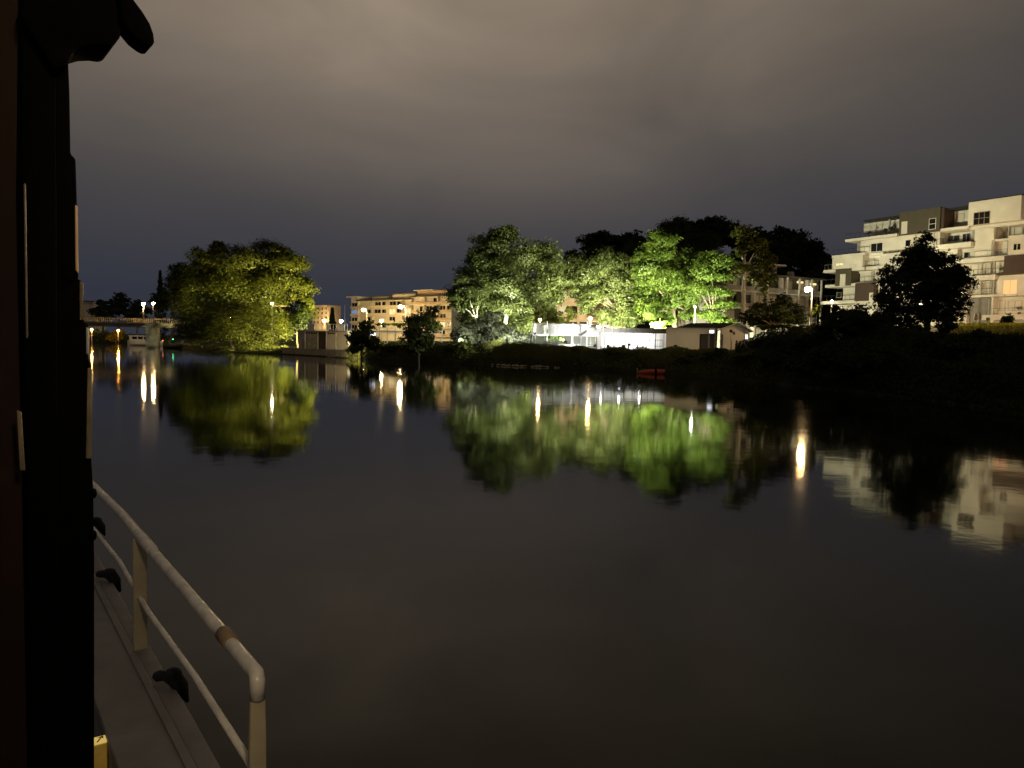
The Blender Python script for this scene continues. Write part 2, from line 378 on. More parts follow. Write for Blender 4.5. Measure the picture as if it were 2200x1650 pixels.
# ------------------------------------------------------------------ buildings
class Facade:
    """A wall plane from ground point A to B; s runs along it, d towards the river, z up."""
    def __init__(s, pxa, Da, pxb, Db):
        a = P(pxa, 700, Da); b = P(pxb, 700, Db); s.a = Vector((a.x, a.y, 0)); e = Vector((b.x - a.x, b.y - a.y, 0)); s.len = e.length
        s.e = e.normalized(); s.o = Vector((s.e.y, -s.e.x, 0))
        if s.o.dot(-s.a) < 0: s.o = -s.o
    def sz(s, px, py, d=0.0):
        r = ray(px, py); p0 = s.a + s.o * d; k = (p0 - EYE).dot(s.o) / r.dot(s.o); q = EYE + r * k
        return (q - s.a).dot(s.e), q.z
    def s_(s, px, py=620, d=0.0): return s.sz(px, py, d)[0]
    def z_(s, px, py, d=0.0): return s.sz(px, py, d)[1]
    def pt(s, a, d, z): return s.a + s.e * a + s.o * d + Vector((0, 0, z))
    def box(s, mb, s0, s1, d0, d1, z0, z1):
        if s0 > s1: s0, s1 = s1, s0
        c = [(s0, d1), (s1, d1), (s1, d0), (s0, d0)]
        return mb.hexa([s.pt(a, d, z0) for a, d in c] + [s.pt(a, d, z1) for a, d in c])
    def part(s, name, m, par, s0, s1, d0, d1, z0, z1, label=None):
        o = s.box(MB(), s0, s1, d0, d1, z0, z1).build(name, m, par)
        if label: o['label'] = label
        return o
    def window(s, par, s0, s1, z0, z1, d, frame='plaster', pane='glass', cols=2, rws=1, fw=0.07, name='window'):
        if s0 > s1: s0, s1 = s1, s0
        mb = MB(); dep = 0.08
        s.box(mb, s0, s1, d, d + dep, z0, z0 + fw); s.box(mb, s0, s1, d, d + dep, z1 - fw, z1)
        for i in range(cols + 1):
            x = s0 + (s1 - s0 - fw) * i / cols; s.box(mb, x, x + fw, d, d + dep - 0.004, z0 + fw, z1 - fw)
        for j in range(1, rws):
            z = z0 + (z1 - z0) * j / rws; s.box(mb, s0 + fw, s1 - fw, d, d + dep - 0.01, z - fw / 2, z + fw / 2)
        w = mb.build(name, frame, par)
        s.box(MB(), s0 + 0.02, s1 - 0.02, d + 0.004, d + 0.03, z0 + 0.02, z1 - 0.02).build('pane', pane, w)
        return w
    def railing(s, par, s0, s1, d, z0, h=1.0, m='dark_metal', step=0.5, ends=0.0, bar=0.03, name='railing'):
        if s0 > s1: s0, s1 = s1, s0
        mb = MB(); n = max(2, int((s1 - s0) / step))
        s.box(mb, s0, s1, d, d + 0.06, z0 + h - 0.06, z0 + h); s.box(mb, s0, s1, d + 0.01, d + 0.05, z0 + 0.12, z0 + 0.16)
        for i in range(n + 1):
            x = s0 + (s1 - s0 - bar) * i / n; s.box(mb, x, x + bar, d + 0.01, d + 0.05, z0, z0 + h - 0.06)
        if ends:
            for x in (s0, s1 - 0.05): s.box(mb, x, x + 0.05, d - ends, d, z0 + h - 0.06, z0 + h)
        return mb.build(name, m, par)

# ---- white terraced apartment building on the right
FB = Facade(1845, 133.5, 2155, 113)
lv = [FB.z_(2080, y) for y in (442, 485, 521, 556, 594, 635, 678)]
L0, L1, L2, L3, L4, L5, L6 = lv; GB = 5.6
S = lambda px, py=600, d=0.0: FB.s_(px, py, d)
a0 = FB.pt(S(2000), 0, GB)
apt = thing('apartment_building', 'pale terraced apartment block with brown boxed bays above the right bank', 'building', a0)
SE = S(2330)
for (pa, z0, z1, dd) in ((1848, L2, L0, -2.6), (1792, L4, L2, -1.4), (1800, GB, L4, -1.6)):
    FB.part('wall', 'plaster', apt, S(pa), SE, -14, dd, z0 + 0.002, z1 - 0.15)
# roof slab, recessed
FB.part('roof', 'roof_dark', apt, S(1846), S(1930) - .05, -14, -0.5, L0 - 0.1, L0 + 0.14); FB.part('roof', 'roof_dark', apt, S(2023) + .05, S(2078) - .05, -14, -0.5, L0 - 0.1, L0 + 0.14); FB.part('roof', 'roof_dark', apt, S(2078) - .05, S(2192), -14, .68, L0 + 0.352, L0 + 0.5)
FB.part('roof', 'roof_edge', apt, S(2191), SE, -14, -1.9, L0 - 1.0, L0 - 0.75)
# slabs / balcony fronts  (px left, px right, z, front d, fascia height)
def slab(pa, pb, z, d, hgt=0.45, m='plaster'): return FB.part('balcony_slab', m, apt, S(pa), S(pb), -3, d, z - hgt, z)
slab(1819, 1930, L1, 0.9); slab(1930, 2077, L1, 0.3); slab(2077, 2330, L1 - 0.15, -0.2, 0.5)
slab(1790, 1860, L2, 0.6, 0.35); slab(1860, 1890, L2 - 0.1, -0.6, 0.4); slab(2012, 2088, L2, 0.7, 0.75); slab(2130, 2330, L2 + .1, -0.3, 0.3)
slab(1773, 1860, L3, 0.6, 0.5); slab(1857, 1900, L3 + 0.1, 0.0, 0.6); slab(2050, 2166, L3, 0.6, 0.7)
slab(1778, 1845, L4, 0.6, 0.5); slab(1836, 1960, L4 + 0.1, 0.2, 0.55); slab(2070, 2142, L4, 0.55, 0.75)
slab(1770, 1845, L5, 0.6, 0.55); slab(1840, 2062, L5 - 0.1, 0.1, 0.6); slab(2062, 2330, L5, 0.3, 0.35)
slab(2050, 2071, L6, 0.5, 0.7); slab(2118, 2330, L6, 0.7, 0.75)
# solid wall bays standing forward
def bay(pa, pb, z0, z1, d, m, label=None): return FB.part('bay', m, apt, S(pa), S(pb), -2.9, d, z0, z1, label)
bay(1930, 2017, L1 - 0.4, L0 + 0.35, 0.5, 'brown_panel', 'dark brown panelled bay on the top floor')
bay(2017, 2023, L1, L0 + 0.2, 0.2, 'red_panel')
bay(2078, 2190, L1 - 0.1, L0 + 0.35, 0.6, 'plaster')
bay(1846, 1962, L2, L1 - 0.45, 0.05, 'plaster'); bay(1962, 2012, L2, L1 - 0.45, -0.4, 'plaster'); bay(2089, 2130, L3, L1 - .65, 0.0, 'plaster')
bay(1789, 1854, L3, L2 - 0.35, 0.3, 'plaster'); bay(1885, 2050, L3, L2 - 0.42, -0.5, 'plaster')
bay(2166, 2330, L3 - 0.1, L2 + 0.3, 0.5, 'plaster')
bay(1800, 1834, L4 - 0.35, L3 - 0.05, 0.7, 'brown_panel', 'dark brown boxed bay on the lower terrace'); bay(1900, 2050, L4, L3 - .1, -0.6, 'plaster')
bay(2161, 2330, L4 - 0.15, L3 - 0.12, 0.75, 'red_panel', 'dark red brown panelled bay')
bay(1843, 1884, L5 - 0.2, L4 - 0.03, 0.65, 'red_panel'); bay(1884, 2075, L5, L4 - .1, -0.5, 'plaster')
bay(2143, 2330, L5, L4 - 0.17, -0.1, 'plaster')
bay(1800, 2062, GB - 1, L5 - 0.7, -0.3, 'plaster'); bay(2071, 2079, GB - 1, L5 - .36, -0.2, 'plaster'); bay(2131, 2135, GB - 1, L5 - .36, -0.2, 'plaster')
bay(2050, 2071, GB - 1, L6 - 0.72, 0.2, 'concrete'); bay(2135, 2142, GB - 1, L6 - .76, 0.3, 'plaster_warm'); bay(2142, 2330, GB - 1, L6 - 0.76, -1.2, 'concrete')
FB.part('garage_door', 'grey_shutter', apt, S(2080), S(2131), -1.6, -0.9, GB - 0.6, L5 - 0.5)
sl = MB()
for i in range(13):
    z = GB + i * 0.42
    if z < L5 - 0.7: FB.box(sl, S(2080) + .05, S(2131) - .05, -0.9, -0.86, z, z + 0.36)
sl.build('shutter_slats', 'grey_shutter', apt)['kind'] = 'stuff'
# windows (px0, py0, px1, py1, d, frame, pane, cols, rows)
WN = [(2092, 455, 2127, 482, 0.6, 'tape', 'glass', 3, 2), (1937, 476, 1949.5, 502, 0.5, 'plaster', 'curtain', 1, 1), (1996, 469, 2011, 493, 0.5, 'plaster', 'glass', 1, 2),
      (1871, 522, 1897, 541, 0.05, 'plaster', 'glass', 2, 1), (1945, 515, 1957, 530, 0.05, 'plaster', 'glass', 1, 1), (2037, 506, 2062, 519, -2.6, 'plaster_grey', 'glass', 2, 1),
      (2068, 502, 2085, 519, -2.6, 'plaster_grey', 'glass', 2, 1), (2177, 523, 2194, 538, 0.5, 'plaster', 'glass', 2, 1), (1805, 589, 1816.5, 614, 0.7, 'plaster', 'curtain', 1, 1),
      (1838, 588, 1848, 606, -1.4, 'red_panel', 'glass', 1, 1), (1796, 565, 1812, 571, 0.3, 'plaster_warm', 'lit_soft', 2, 1), (1823, 566, 1842, 582, 0.3, 'plaster', 'curtain', 2, 1),
      (1856, 478, 1897, 500, -2.6, 'plaster_grey', 'curtain', 3, 1), (2040, 460, 2072, 480, -2.6, 'plaster_grey', 'curtain', 2, 1), (2155, 601, 2186, 634, -0.1, 'plaster', 'lit_window', 2, 1),
      (2053, 545, 2062, 555, -1.4, 'plaster_grey', 'glass', 1, 1), (2071, 542, 2084, 555, -1.4, 'plaster_grey', 'glass', 1, 1), (2098, 533, 2130, 552, -1.4, 'plaster_grey', 'curtain', 2, 1),
      (2085, 567, 2135, 592, -1.4, 'plaster_grey', 'curtain', 3, 1), (2093, 608, 2132, 628, -1.6, 'plaster_grey', 'curtain', 2, 1), (2136, 490, 2180, 516, -2.6, 'plaster_grey', 'curtain', 2, 1),
      (2137, 646, 2160, 668, -1.6, 'plaster_grey', 'curtain', 2, 1), (2166, 646, 2196, 668, -1.6, 'plaster_grey', 'curtain', 2, 1), (1868, 629, 1876, 647, 0.65, 'plaster', 'curtain', 1, 1),
      (1798, 628, 1808, 640, -1.6, 'plaster_grey', 'glass', 1, 1), (1858, 556, 1880, 576, -1.4, 'plaster_grey', 'curtain', 2, 1), (1884, 590, 1900, 606, -1.4, 'plaster_grey', 'curtain', 1, 1)]
for x0, y0, x1, y1, d, fr, pn, c, r in WN:
    xm, ym = (x0 + x1) / 2, (y0 + y1) / 2
    FB.window(apt, S(x0, ym, d), S(x1, ym, d), FB.z_(xm, y1, d), FB.z_(xm, y0, d), d, fr, pn, c, r)
for pa, pb, z, d in ((1820, 1929, L1, 0.8), (1792, 1870, L2, 0.5), (2014, 2087, L2, 0.6), (2056, 2165, L3, 0.5), (1775, 1790, L3, 0.5), (1857, 1885, L3 + .1, -.1), (1780, 1799, L4, 0.5), (1838, 1900, L4 + .1, .1),
                     (2080, 2158, L4, 0.45), (1772, 1842, L5, 0.5), (2124, 2330, L6, 0.6), (2087, 2140, L5, .2)):
    FB.railing(apt, S(pa), S(pb), d, z, 0.95, 'metal' if pa in (2124, 1775, 2056) else 'dark_metal', 0.9)
for px, z0, z1, d in ((1897, L1, L0 - .2, -1.0), (2131, L2 + .1, L1 - .7, -.4), (2158, L2 + .1, L1 - .7, -.4), (2110, L4, L3 - .7, .3), (2137, L4, L3 - .7, .3), (2090, L5, L4 - .75, .1), (2138, L5, L4 - .75, .1), (2163, L6, L5 - .36, .3), (2190, L6, L5 - .36, .3)):
    FB.part('column', 'plaster_grey', apt, S(px) - 0.1, S(px) + 0.1, d - 0.25, d, z, z1)

for px, z0, z1 in ((2004, L2, L1), (2128, GB, L2), (1968, GB, L2)): FB.part('downpipe', 'plaster_grey', apt, S(px) - .05, S(px) + .05, 0.02, .12, z0, z1)
for i, (px, z, d, r_, lab) in enumerate(((1862, L1, .3, .35, 'potted plant on the top floor terrace, leftmost'), (1898, L1, .3, .45, 'potted plant on the top floor terrace beside the column'), (1914, L1, .3, .55, 'tall potted plant on the top floor terrace next to the brown bay'),
        (2150, L4, .0, .35, 'potted plant on the balcony beside the red brown bay'), (2192, L6, .2, .4, 'potted plant behind the lowest balcony railing'))):
    c = FB.pt(S(px), d - .4, z); pt_ = thing('potted_plant', lab, 'plant', c, 'potted plants on the terraces'); rg_ = np.random.default_rng(500 + i)
    MB().tube([c, c + Vector((0, 0, .35))], [.16, .22], 10).build('pot', 'red_panel', pt_); pp, oo = lobe_points(c + Vector((0, 0, .45 + r_)), (r_, r_, r_ * 1.1), .16, .5, rg_, sub=0); quads('foliage', leafquads(pp, .16, rg_, oo), 'leaf_dark', pt_)
for i, (px, z) in enumerate(((1786, L3), (1830, L2), (1862, L4 + .1), (2075, L2), (2110, L3))):
    FB.part('balcony_screen', 'plaster_grey', apt, S(px), S(px + 7), -1.2, -1.1, z, z + 1.9)

# ---- generic balcony block
def block(name, label, fc, s0, s1, ztop, floors, fh, bays, wall, slabm, zg, depth=12, over=0.9, pane='glass', rail='plaster', solid=True, seed=1, lit=0.0, roof_over=0.8, roofm='roof_edge', litm='lit_soft'):
    rd = random.Random(seed); t = thing(name, label, 'building', fc.pt((s0 + s1) / 2, 0, zg))
    fc.part('wall', wall, t, s0, s1, -depth, 0, zg - 1.5, ztop)
    fc.part('roof', roofm, t, s0 - roof_over, s1 + roof_over, -depth, over + 0.2, ztop + 0.002, ztop + 0.3)
    bw = (s1 - s0) / bays
    for k in range(floors):
        zt = ztop - k * fh; z0 = zt - fh
        fc.part('balcony_slab', slabm, t, s0 - 0.15, s1 + 0.15, 0.002, over, z0 - 0.12, z0 + 0.12)
        for j in range(bays):
            x0 = s0 + j * bw + bw * rd.uniform(0.04, 0.12); x1 = s0 + (j + 1) * bw - bw * rd.uniform(0.04, 0.14)
            p = litm if rd.random() < lit else (pane if rd.random() < 0.55 else 'curtain')
            fc.window(t, x0, x1, z0 + 0.35, zt - 0.45, 0.01, wall, p, 2 if bw > 3 else 1, 1, 0.12)
            if rd.random() < 0.93:
                if solid: fc.part('parapet', rail, t, s0 + j * bw + 0.05, s0 + (j + 1) * bw - 0.05, over - 0.12, over - 0.02, z0 + 0.122, z0 + 0.95)
                else: fc.railing(t, s0 + j * bw + 0.05, s0 + (j + 1) * bw - 0.05, over - 0.1, z0 + 0.12, 0.95, rail, 0.4)
        for j in range(0, bays + 1, 2):
            x = s0 + j * bw; fc.part('pier', slabm, t, x - 0.2, x + 0.2, 0.002, over - 0.2, z0 + 0.122, zt - 0.122)
    return t
# brown brick and cream block behind the shed, right of the floodlit trees
FR = Facade(1555, 139, 1760, 152)
zr = FR.z_(1720, 600); sr0, sr1 = FR.s_(1555), FR.s_(1757, 640)
rear = block('apartment_building', 'dim cream and brown flats with deep balconies behind the tall street lamp', FR, sr0, sr1, zr, 4, 3.1, 7, 'plaster_grey', 'plaster', 4.0, rail='concrete', seed=3, pane='glass', lit=0.0)
for px in (1640, 1682, 1708, 1734, 1755): FR.part('column', 'plaster', rear, FR.s_(px) - .14, FR.s_(px) + .14, 0.9, 1.15, 4, zr)
for i, (x0, x1, y) in enumerate(((1714, 1726, 606), (1742, 1754, 610))):
    FR.part('ceiling_lamp', 'lit_soft', rear, FR.s_(x0, y, .6), FR.s_(x1, y, .6), 0.4, 0.6, FR.z_(x0, y, .6) - .18, FR.z_(x0, y, .6) + .18)
for pa, pb, k in ((1563, 1572, 1), (1580, 1597, 1), (1668, 1690, 1), (1578, 1590, 2), (1700, 1712, 0), (1650, 1662, 0)):
    FR.part('shutter', 'brown_panel', rear, FR.s_(pa), FR.s_(pb), 0.2, 0.35, zr - (k + 1) * 3.1 + .13, zr - k * 3.1 - .13)
s0, s1 = FR.s_(1655, 600), FR.s_(1694, 600)
FR.part('penthouse', 'plaster_grey', rear, s0 - 3, s1 - 1, -10, -2, zr + 0.3, zr + 2.3); FR.part('roof', 'plaster', rear, s0 - 4, s1 + .5, -11, -1, zr + 2.3, zr + 2.6)
FR.part('chimney', 'concrete', rear, FR.s_(1735), FR.s_(1741), -5, -4, zr + 0.3, zr + 1.9)

# orange block seen between the floodlit trees
FO = Facade(1195, 150, 1345, 148)
block('apartment_building', 'orange lit flats glimpsed between the floodlit tree crowns behind the marquee', FO, FO.s_(1200), FO.s_(1335), FO.z_(1270, 585), 4, 3.0, 6, 'plaster_orange', 'plaster_orange', 3.2, rail='plaster_orange', seed=9)

# long warm-lit block at centre left: end tower, main range and right wing
FL = Facade(755, 318, 968, 282)
zl = FL.z_(800, 646); main = block('apartment_building', 'long amber lit apartment block with stepped roofs left of the big trees', FL, FL.s_(774), FL.s_(886), zl, 4, 3.0, 7, 'plaster_warm', 'plaster_warm', 2.2, rail='plaster_warm', seed=5, lit=0.12, over=1.5)
e0, e1 = FL.s_(757), FL.s_(772)
FL.part('end_tower', 'plaster', main, e0, e1, -12, 0.5, 1, FL.z_(764, 640)); FL.part('roof', 'plaster', main, e0 - 1.6, e1 + 0.5, -12.5, 1.8, FL.z_(764, 640) + .01, FL.z_(764, 640) + 0.55)
for k in range(4):
    zt = zl - k * 3.0; FL.window(main, e0 + .5, e1 - .4, zt - 2.3, zt - .6, 0.51, 'plaster', 'lit_blue' if k == 1 else 'glass', 2, 1, 0.15)
    FL.part('parapet', 'plaster_warm', main, e0, e1, 0.9, 1.1, zt - 3.1, zt - 2.3)
for pa, pb, h in ((795, 826, 1.6), (838, 888, 2.3)):
    FL.part('penthouse', 'plaster_warm', main, FL.s_(pa), FL.s_(pb), -9, -1.4, zl + 0.3, zl + h); FL.part('roof', 'roof_edge', main, FL.s_(pa) - 1, FL.s_(pb) + 1, -10, -0.5, zl + h, zl + h + 0.3)
wing_z = FL.z_(925, 637)
wing = block('apartment_building', 'orange tinted block with taller roofline just left of the big floodlit tree', FL, FL.s_(888), FL.s_(975), wing_z, 5, 3.0, 6, 'plaster_warm', 'plaster_warm', 2.2, rail='plaster_orange', seed=8, depth=13, lit=0.05, over=1.4)
FL.part('penthouse', 'plaster_orange', wing, FL.s_(893), FL.s_(968), -9, -1.0, wing_z + .3, wing_z + 2.3); FL.part('roof', 'plaster', wing, FL.s_(890), FL.s_(932), -10, 0.4, wing_z + 2.3, wing_z + 2.6)
# far red and white tower
FT = Facade(676, 430, 706, 425)
tw = thing('apartment_building', 'small far pinkish block of flats beside the left tree', 'building', FT.pt(4, 0, 2))
t0, t1, zt = FT.s_(672), FT.s_(706), FT.z_(690, 657)
FT.part('wall', 'plaster_warm', tw, t0, t1, -10, 0, 0, zt); FT.part('roof', 'plaster', tw, t0 - .2, t1 + .2, -10, .2, zt, zt + .4)
for k in range(4):
    for j in range(4):
        x = t0 + (t1 - t0) * (j + .25) / 4; FT.window(tw, x, x + 1.1, zt - 2.4 - k * 2.5, zt - 0.8 - k * 2.5, 0.01, 'plaster', 'glass', 1, 1, .12)
# far pale block at the left end of the bridge
FX = Facade(176, 330, 202, 330)
fx = thing('apartment_building', 'tiny pale building above the bridge beside the dark window post', 'building', FX.pt(2, 0, 3))
FX.part('wall', 'plaster', fx, FX.s_(176), FX.s_(202), -9, 0, 0, FX.z_(190, 648)); FX.part('roof', 'roof_edge', fx, FX.s_(174), FX.s_(204), -9.5, .5, FX.z_(190, 648), FX.z_(190, 648) + .4)
for j in range(4): FX.window(fx, FX.s_(178 + j * 6), FX.s_(181 + j * 6), FX.z_(190, 655), FX.z_(190, 650), .01, 'plaster', 'glass', 1, 1, .1)

# ------------------------------------------------------------------ bridge
FBr = Facade(180, 174, 370, 180)
BZ = 5.75
br = thing('road_bridge', 'concrete road bridge with pale baluster railing crossing the river at left', 'bridge', FBr.pt(FBr.s_(327), 0, 0))
s0, s1 = FBr.s_(-330), FBr.s_(430)
FBr.part('deck', 'concrete', br, s0, s1, -9, 0, BZ - 1.0, BZ - 0.12); FBr.part('deck_edge', 'stone', br, s0, s1, 0.003, 0.35, BZ - 0.35, BZ)
FBr.part('road_surface', 'roof_edge', br, s0, s1, -9, -0.1, BZ - 0.118, BZ - 0.05)
for nm, a, bb in (('pier', 312, 336), ('pier', -60, -36)): FBr.part(nm, 'concrete', br, FBr.s_(a, 720), FBr.s_(bb, 720), -8, -0.3, -1.5, BZ - 1.003)
for dd in (0.1, -8.8):
    mb = MB(); n = int((s1 - s0) / 0.42)
    for i in range(n): FBr.box(mb, s0 + i * .42, s0 + i * .42 + .13, dd, dd + .1, BZ + .05, BZ + 1.0)
    o = mb.build('baluster', 'stone', br); o['kind'] = 'stuff'
    FBr.part('handrail', 'stone', br, s0, s1, dd - .03, dd + .13, BZ + 1.0, BZ + 1.12); FBr.part('bottom_rail', 'stone', br, s0, s1, dd - .02, dd + .12, BZ - 0.04, BZ + .05)
FBr.part('sign_plate', 'plaster', br, FBr.s_(258, 688), FBr.s_(274, 688), 0.25, 0.3, BZ + 0.05, BZ + 0.35)

# ------------------------------------------------------------------ lamps
def street_lamp(label, px, py, D, m, r=0.3, pole='pole_metal', zg=None, arm=0.0, group='lit street lamps', hood=True, name='street_lamp', pr=0.09):
    c = P(px, py, D); x = c.x + arm; b0 = Vector((x, c.y, g1(x, c.y) if zg is None else zg))
    t = thing(name, label, 'lamp', b0, group)
    top = Vector((x, c.y, c.z + (r * 0.3 if arm else -r)))
    pts = [b0 - Vector((0, 0, 0.2)), b0.lerp(top, 0.5), top]
    MB().tube(pts, [pr * 1.4, pr * 1.1, pr * 0.8], 8).build('pole', pole, t, smooth=True)
    if arm: MB().tube([top, top + Vector((-arm * 0.4, 0, 0.25)), c + Vector((0, 0, r * 0.9))], [pr * .8, pr * .7, pr * .6], 7).build('arm', pole, t, smooth=True)
    MB().ball(c, r, 10, 7, (1, 1, 0.85)).build('bulb', m, t, smooth=True)
    if hood: MB().ball(c + Vector((0, 0, r * 0.78)), r * 0.9, 12, 5, (1.1, 1.1, 0.3)).build('hood', 'dark_metal', t, smooth=True)
    return t
street_lamp('lit lamp on a pale post on the bridge, the left of its pair', 308, 653, 179.5, 'lamp_warm', .34, zg=BZ - .06, pr=.12)
street_lamp('lit lamp on a thin dark post on the bridge, the right of its pair', 329, 652, 186, 'lamp_warm', .34, 'dark_metal', zg=BZ - .06, pr=.06)
street_lamp('lamp glowing through the right side of the big left tree', 585, 652, 143, 'lamp_pale', .2, 'dark_metal', pr=.03)
street_lamp('lamp mostly hidden inside the big left tree', 493, 684, 150, 'lamp_pale', .24, 'dark_metal', pr=.05)
street_lamp('low lamp beside the small far pinkish block', 697, 689, 416, 'lamp_warm', .8)
street_lamp('lamp in the gap between the far block and the amber block', 733, 690, 280, 'lamp_pale', .62)
street_lamp('bright lamp in front of the left end of the amber block', 781, 666, 285, 'lamp_amber', .62, arm=1.2)
street_lamp('brightest lamp in front of the middle of the amber block', 861, 659, 262, 'lamp_amber', .68, arm=1.6)
street_lamp('low lamp at the foot of the amber block', 820, 689, 278, 'lamp_amber', .48)
street_lamp('lamp low behind the left end of the marquee', 1160, 687, 118, 'lamp_warm', .2)
street_lamp('lamp rising behind the middle of the marquee', 1268, 684, 117, 'lamp_warm', .24)
street_lamp('orange lamp high among the leaves above the marquee', 1298, 642, 132, 'lamp_warm', .2)
street_lamp('small white lamp under the brightest floodlit foliage', 1493, 659, 116, 'lamp_white', .15)
street_lamp('tall street lamp with a bright warm head and pale leaning post right of centre', 1735, 622, 91, 'lamp_warm', .33, arm=0.55, pr=.085, hood=False)
street_lamp('added unseen street lamp past the right edge lighting the grass verge', 2226, 655, 88, emit('lamp_unseen', (1, .72, .36), 2200), .3, arm=0.5)  # unseen lamp outside the frame, added to brighten the verge
street_lamp('added unseen street lamp behind the tall dark bank tree', 1978, 650, 88, 'lamp_unseen', .24, arm=0.5)  # second added verge light, kept out of sight by the tree
street_lamp('small lamp at the foot of the terraced block above the dark shrubs', 1787, 647, 112, 'lamp_pale', .17)
street_lamp('orange lamp seen under the bridge span', 254, 710, 226, 'lamp_orange', .26)
street_lamp('orange lamp under the bridge beside the dark window post', 197, 708, 226, 'lamp_orange', .24)
street_lamp('lit lamp on the bridge hidden behind the dark window post', 60, 645, 173, 'lamp_warm', .34, zg=BZ - .06, pr=.12)
def flood(label, px, D, h, aim, power, col=(1, 0.97, 0.86), size=95, blend=0.5, em='lamp_white', zg=None, group='floodlights'):
    c = P(px, 735, D); z = g1(c.x, c.y) if zg is None else zg; b0 = Vector((c.x, c.y, z))
    t = thing('floodlight', label, 'floodlight', b0, group); hd = b0 + Vector((0, 0, h)); d = (Vector(aim) - hd).normalized()
    MB().tube([b0 - Vector((0, 0, .2)), hd], 0.045, 7).build('pole', 'dark_metal', t)
    q = d.to_track_quat('-Z', 'Y').to_matrix(); X, Y, Z = q.col[0], q.col[1], -q.col[2]
    X, Y = Vector(X), Vector(Y)
    def bx(w, hh, a, b_): return [hd + X * (sx_ * w) + Y * (sy_ * hh) + d * k for k in (a, b_) for sx_, sy_ in ((-1, -1), (1, -1), (1, 1), (-1, 1))]
    MB().hexa(bx(.2, .15, -.12, .06)).build('housing', 'dark_metal', t); MB().hexa(bx(.17, .12, .062, .07)).build('lens', em, t)
    ld = bpy.data.lights.new('floodlight_beam', 'SPOT'); ld.energy = power; ld.color = col; ld.spot_size = math.radians(size); ld.spot_blend = blend; ld.shadow_soft_size = 0.15
    lo = bpy.data.objects.new('beam', ld); link(lo, t); lo.location = hd + d * 0.2 - b0; lo.rotation_euler = d.to_track_quat('-Z', 'Y').to_euler()
    return t
def at(px, py, D): return tuple(P(px, py, D))
flood('floodlight on a short post behind the bank, aimed at the big central tree', 1166, 112.5, 1.6, at(1100, 640, 122), 82000, (0.97, 1, 0.74), 150, 0.6)
flood('floodlight beside the pergola aimed up at the bright foliage', 1405, 110.5, 3.0, at(1415, 620, 121), 92000, (1, 1, 0.62), 155, 0.6)
flood('floodlight by the shed aimed up at the layered tree', 1512, 108, 3.0, at(1520, 620, 117), 58000, (0.95, 1, 0.68), 155, 0.6, zg=2.6)
flood('added floodlight in front of the marquee whitening its canvas', 1215, 99, 1.2, at(1230, 700, 112), 14000, (1, 1, 1), 125, 0.6)  # added to blow out the canvas front beyond its inside bulbs
flood('floodlight behind the marquee aimed up at the spreading tree', 1300, 113.5, 3.2, at(1300, 620, 124), 72000, (1, 1, 0.70), 155, 0.6)
flood('added low floodlight in the grass to brighten the silvery shrub', 1148, 102.5, 2.2, at(1070, 700, 107), 3600, (0.95, 1, 0.85), 140, 0.6)  # added lamp, brightens the shrub from its right
flood('added low floodlight among the reeds to brighten the silvery shrub', 1088, 101.5, 1.3, at(1025, 705, 107), 2600, (0.95, 1, 0.8), 150, 0.6)  # another added lamp for the shrub, from the river side
flood('added floodlight behind the gabled hut to brighten the twisted trunk tree', 1640, 99.5, 2.6, at(1622, 560, 106), 3800, (1, .92, .6), 120, 0.6)  # added to lift the dim open crown
flood('added low floodlight on the bank, brightening the silvery shrub from its left', 985, 106, 1.2, at(1040, 700, 108.5), 1300, (0.95, 1, 0.8), 150, 0.6)  # added fill for the left side of the shrub
flood('added low lamp in the hedge to brighten the beige shed', 1452, 92, .9, at(1500, 722, 99), 230, (1, .84, .5), 140, 0.6)  # added source for the shed front, kept down in the hedge
flood('floodlight under the pergola lighting its white back wall', 1352, 106.2, .9, at(1340, 722, 112), 2200, (1, 1, 1), 150, 0.6)
flood('added unseen floodlight behind the dark round bank tree, lighting the quay terrace', 768, 114, 2.6, at(690, 735, 128), 3200, (1, 0.8, 0.45), 110, 0.7)  # added out of sight to warm the terrace wall and quay
flood('floodlight on the quay terrace aimed at the left tree', 706, 139, 3.0, at(560, 610, 150), 150000, (1, 0.90, 0.34), 110, 0.7)
for i, (px, D, pw) in enumerate(((1905, 108, 1100), (2010, 100, 1700), (2120, 96, 3600), (2260, 92, 4200), (2380, 92, 3500))):
    aimp = FB.pt(FB.s_(px - 10), 0, 17)
    flood(('ground floodlight hidden by shrubs below the terraced block, leftmost of the row', 'ground floodlight behind the tall dark bank tree', 'ground floodlight near the back of the road sign',
           'ground floodlight past the right end of the lit verge', 'ground floodlight farthest along the lit street')[i], px, D, 1.0, aimp, pw * 0.62, (1, 0.74, 0.44), 130, 0.6, 'lamp_warm', group='street floodlights')

# ------------------------------------------------------------------ trees
GT = 'trees on the left bank'
tree('broadleaf_tree', 'huge olive green round tree standing on the left bank', 152,
     [(450, 590, 62, 48), (500, 565, 62, 44), (565, 560, 60, 40), (615, 585, 52, 48), (520, 620, 80, 50), (470, 650, 70, 50), (440, 560, 40, 34), (575, 625, 60, 50), (640, 620, 36, 44), (652, 655, 26, 34), (600, 550, 30, 26), (470, 540, 30, 22), (430, 625, 44, 40), (500, 670, 60, 40), (590, 660, 50, 40), (400, 640, 34, 36), (630, 685, 24, 20)], 'leaf_olive', .46, 11, 1.15, 520, .8, group=GT)
tree('willow_tree', 'drooping willow trailing into the water below the huge left tree', 146,
     [(400, 665, 34, 38), (425, 690, 44, 40), (545, 690, 50, 46), (500, 705, 50, 34), (590, 705, 32, 32), (450, 715, 40, 26), (400, 715, 30, 24), (540, 725, 50, 24), (470, 690, 40, 30)], 'leaf_olive', .42, 12, .8, 500, .4, weep=.55, group=GT)
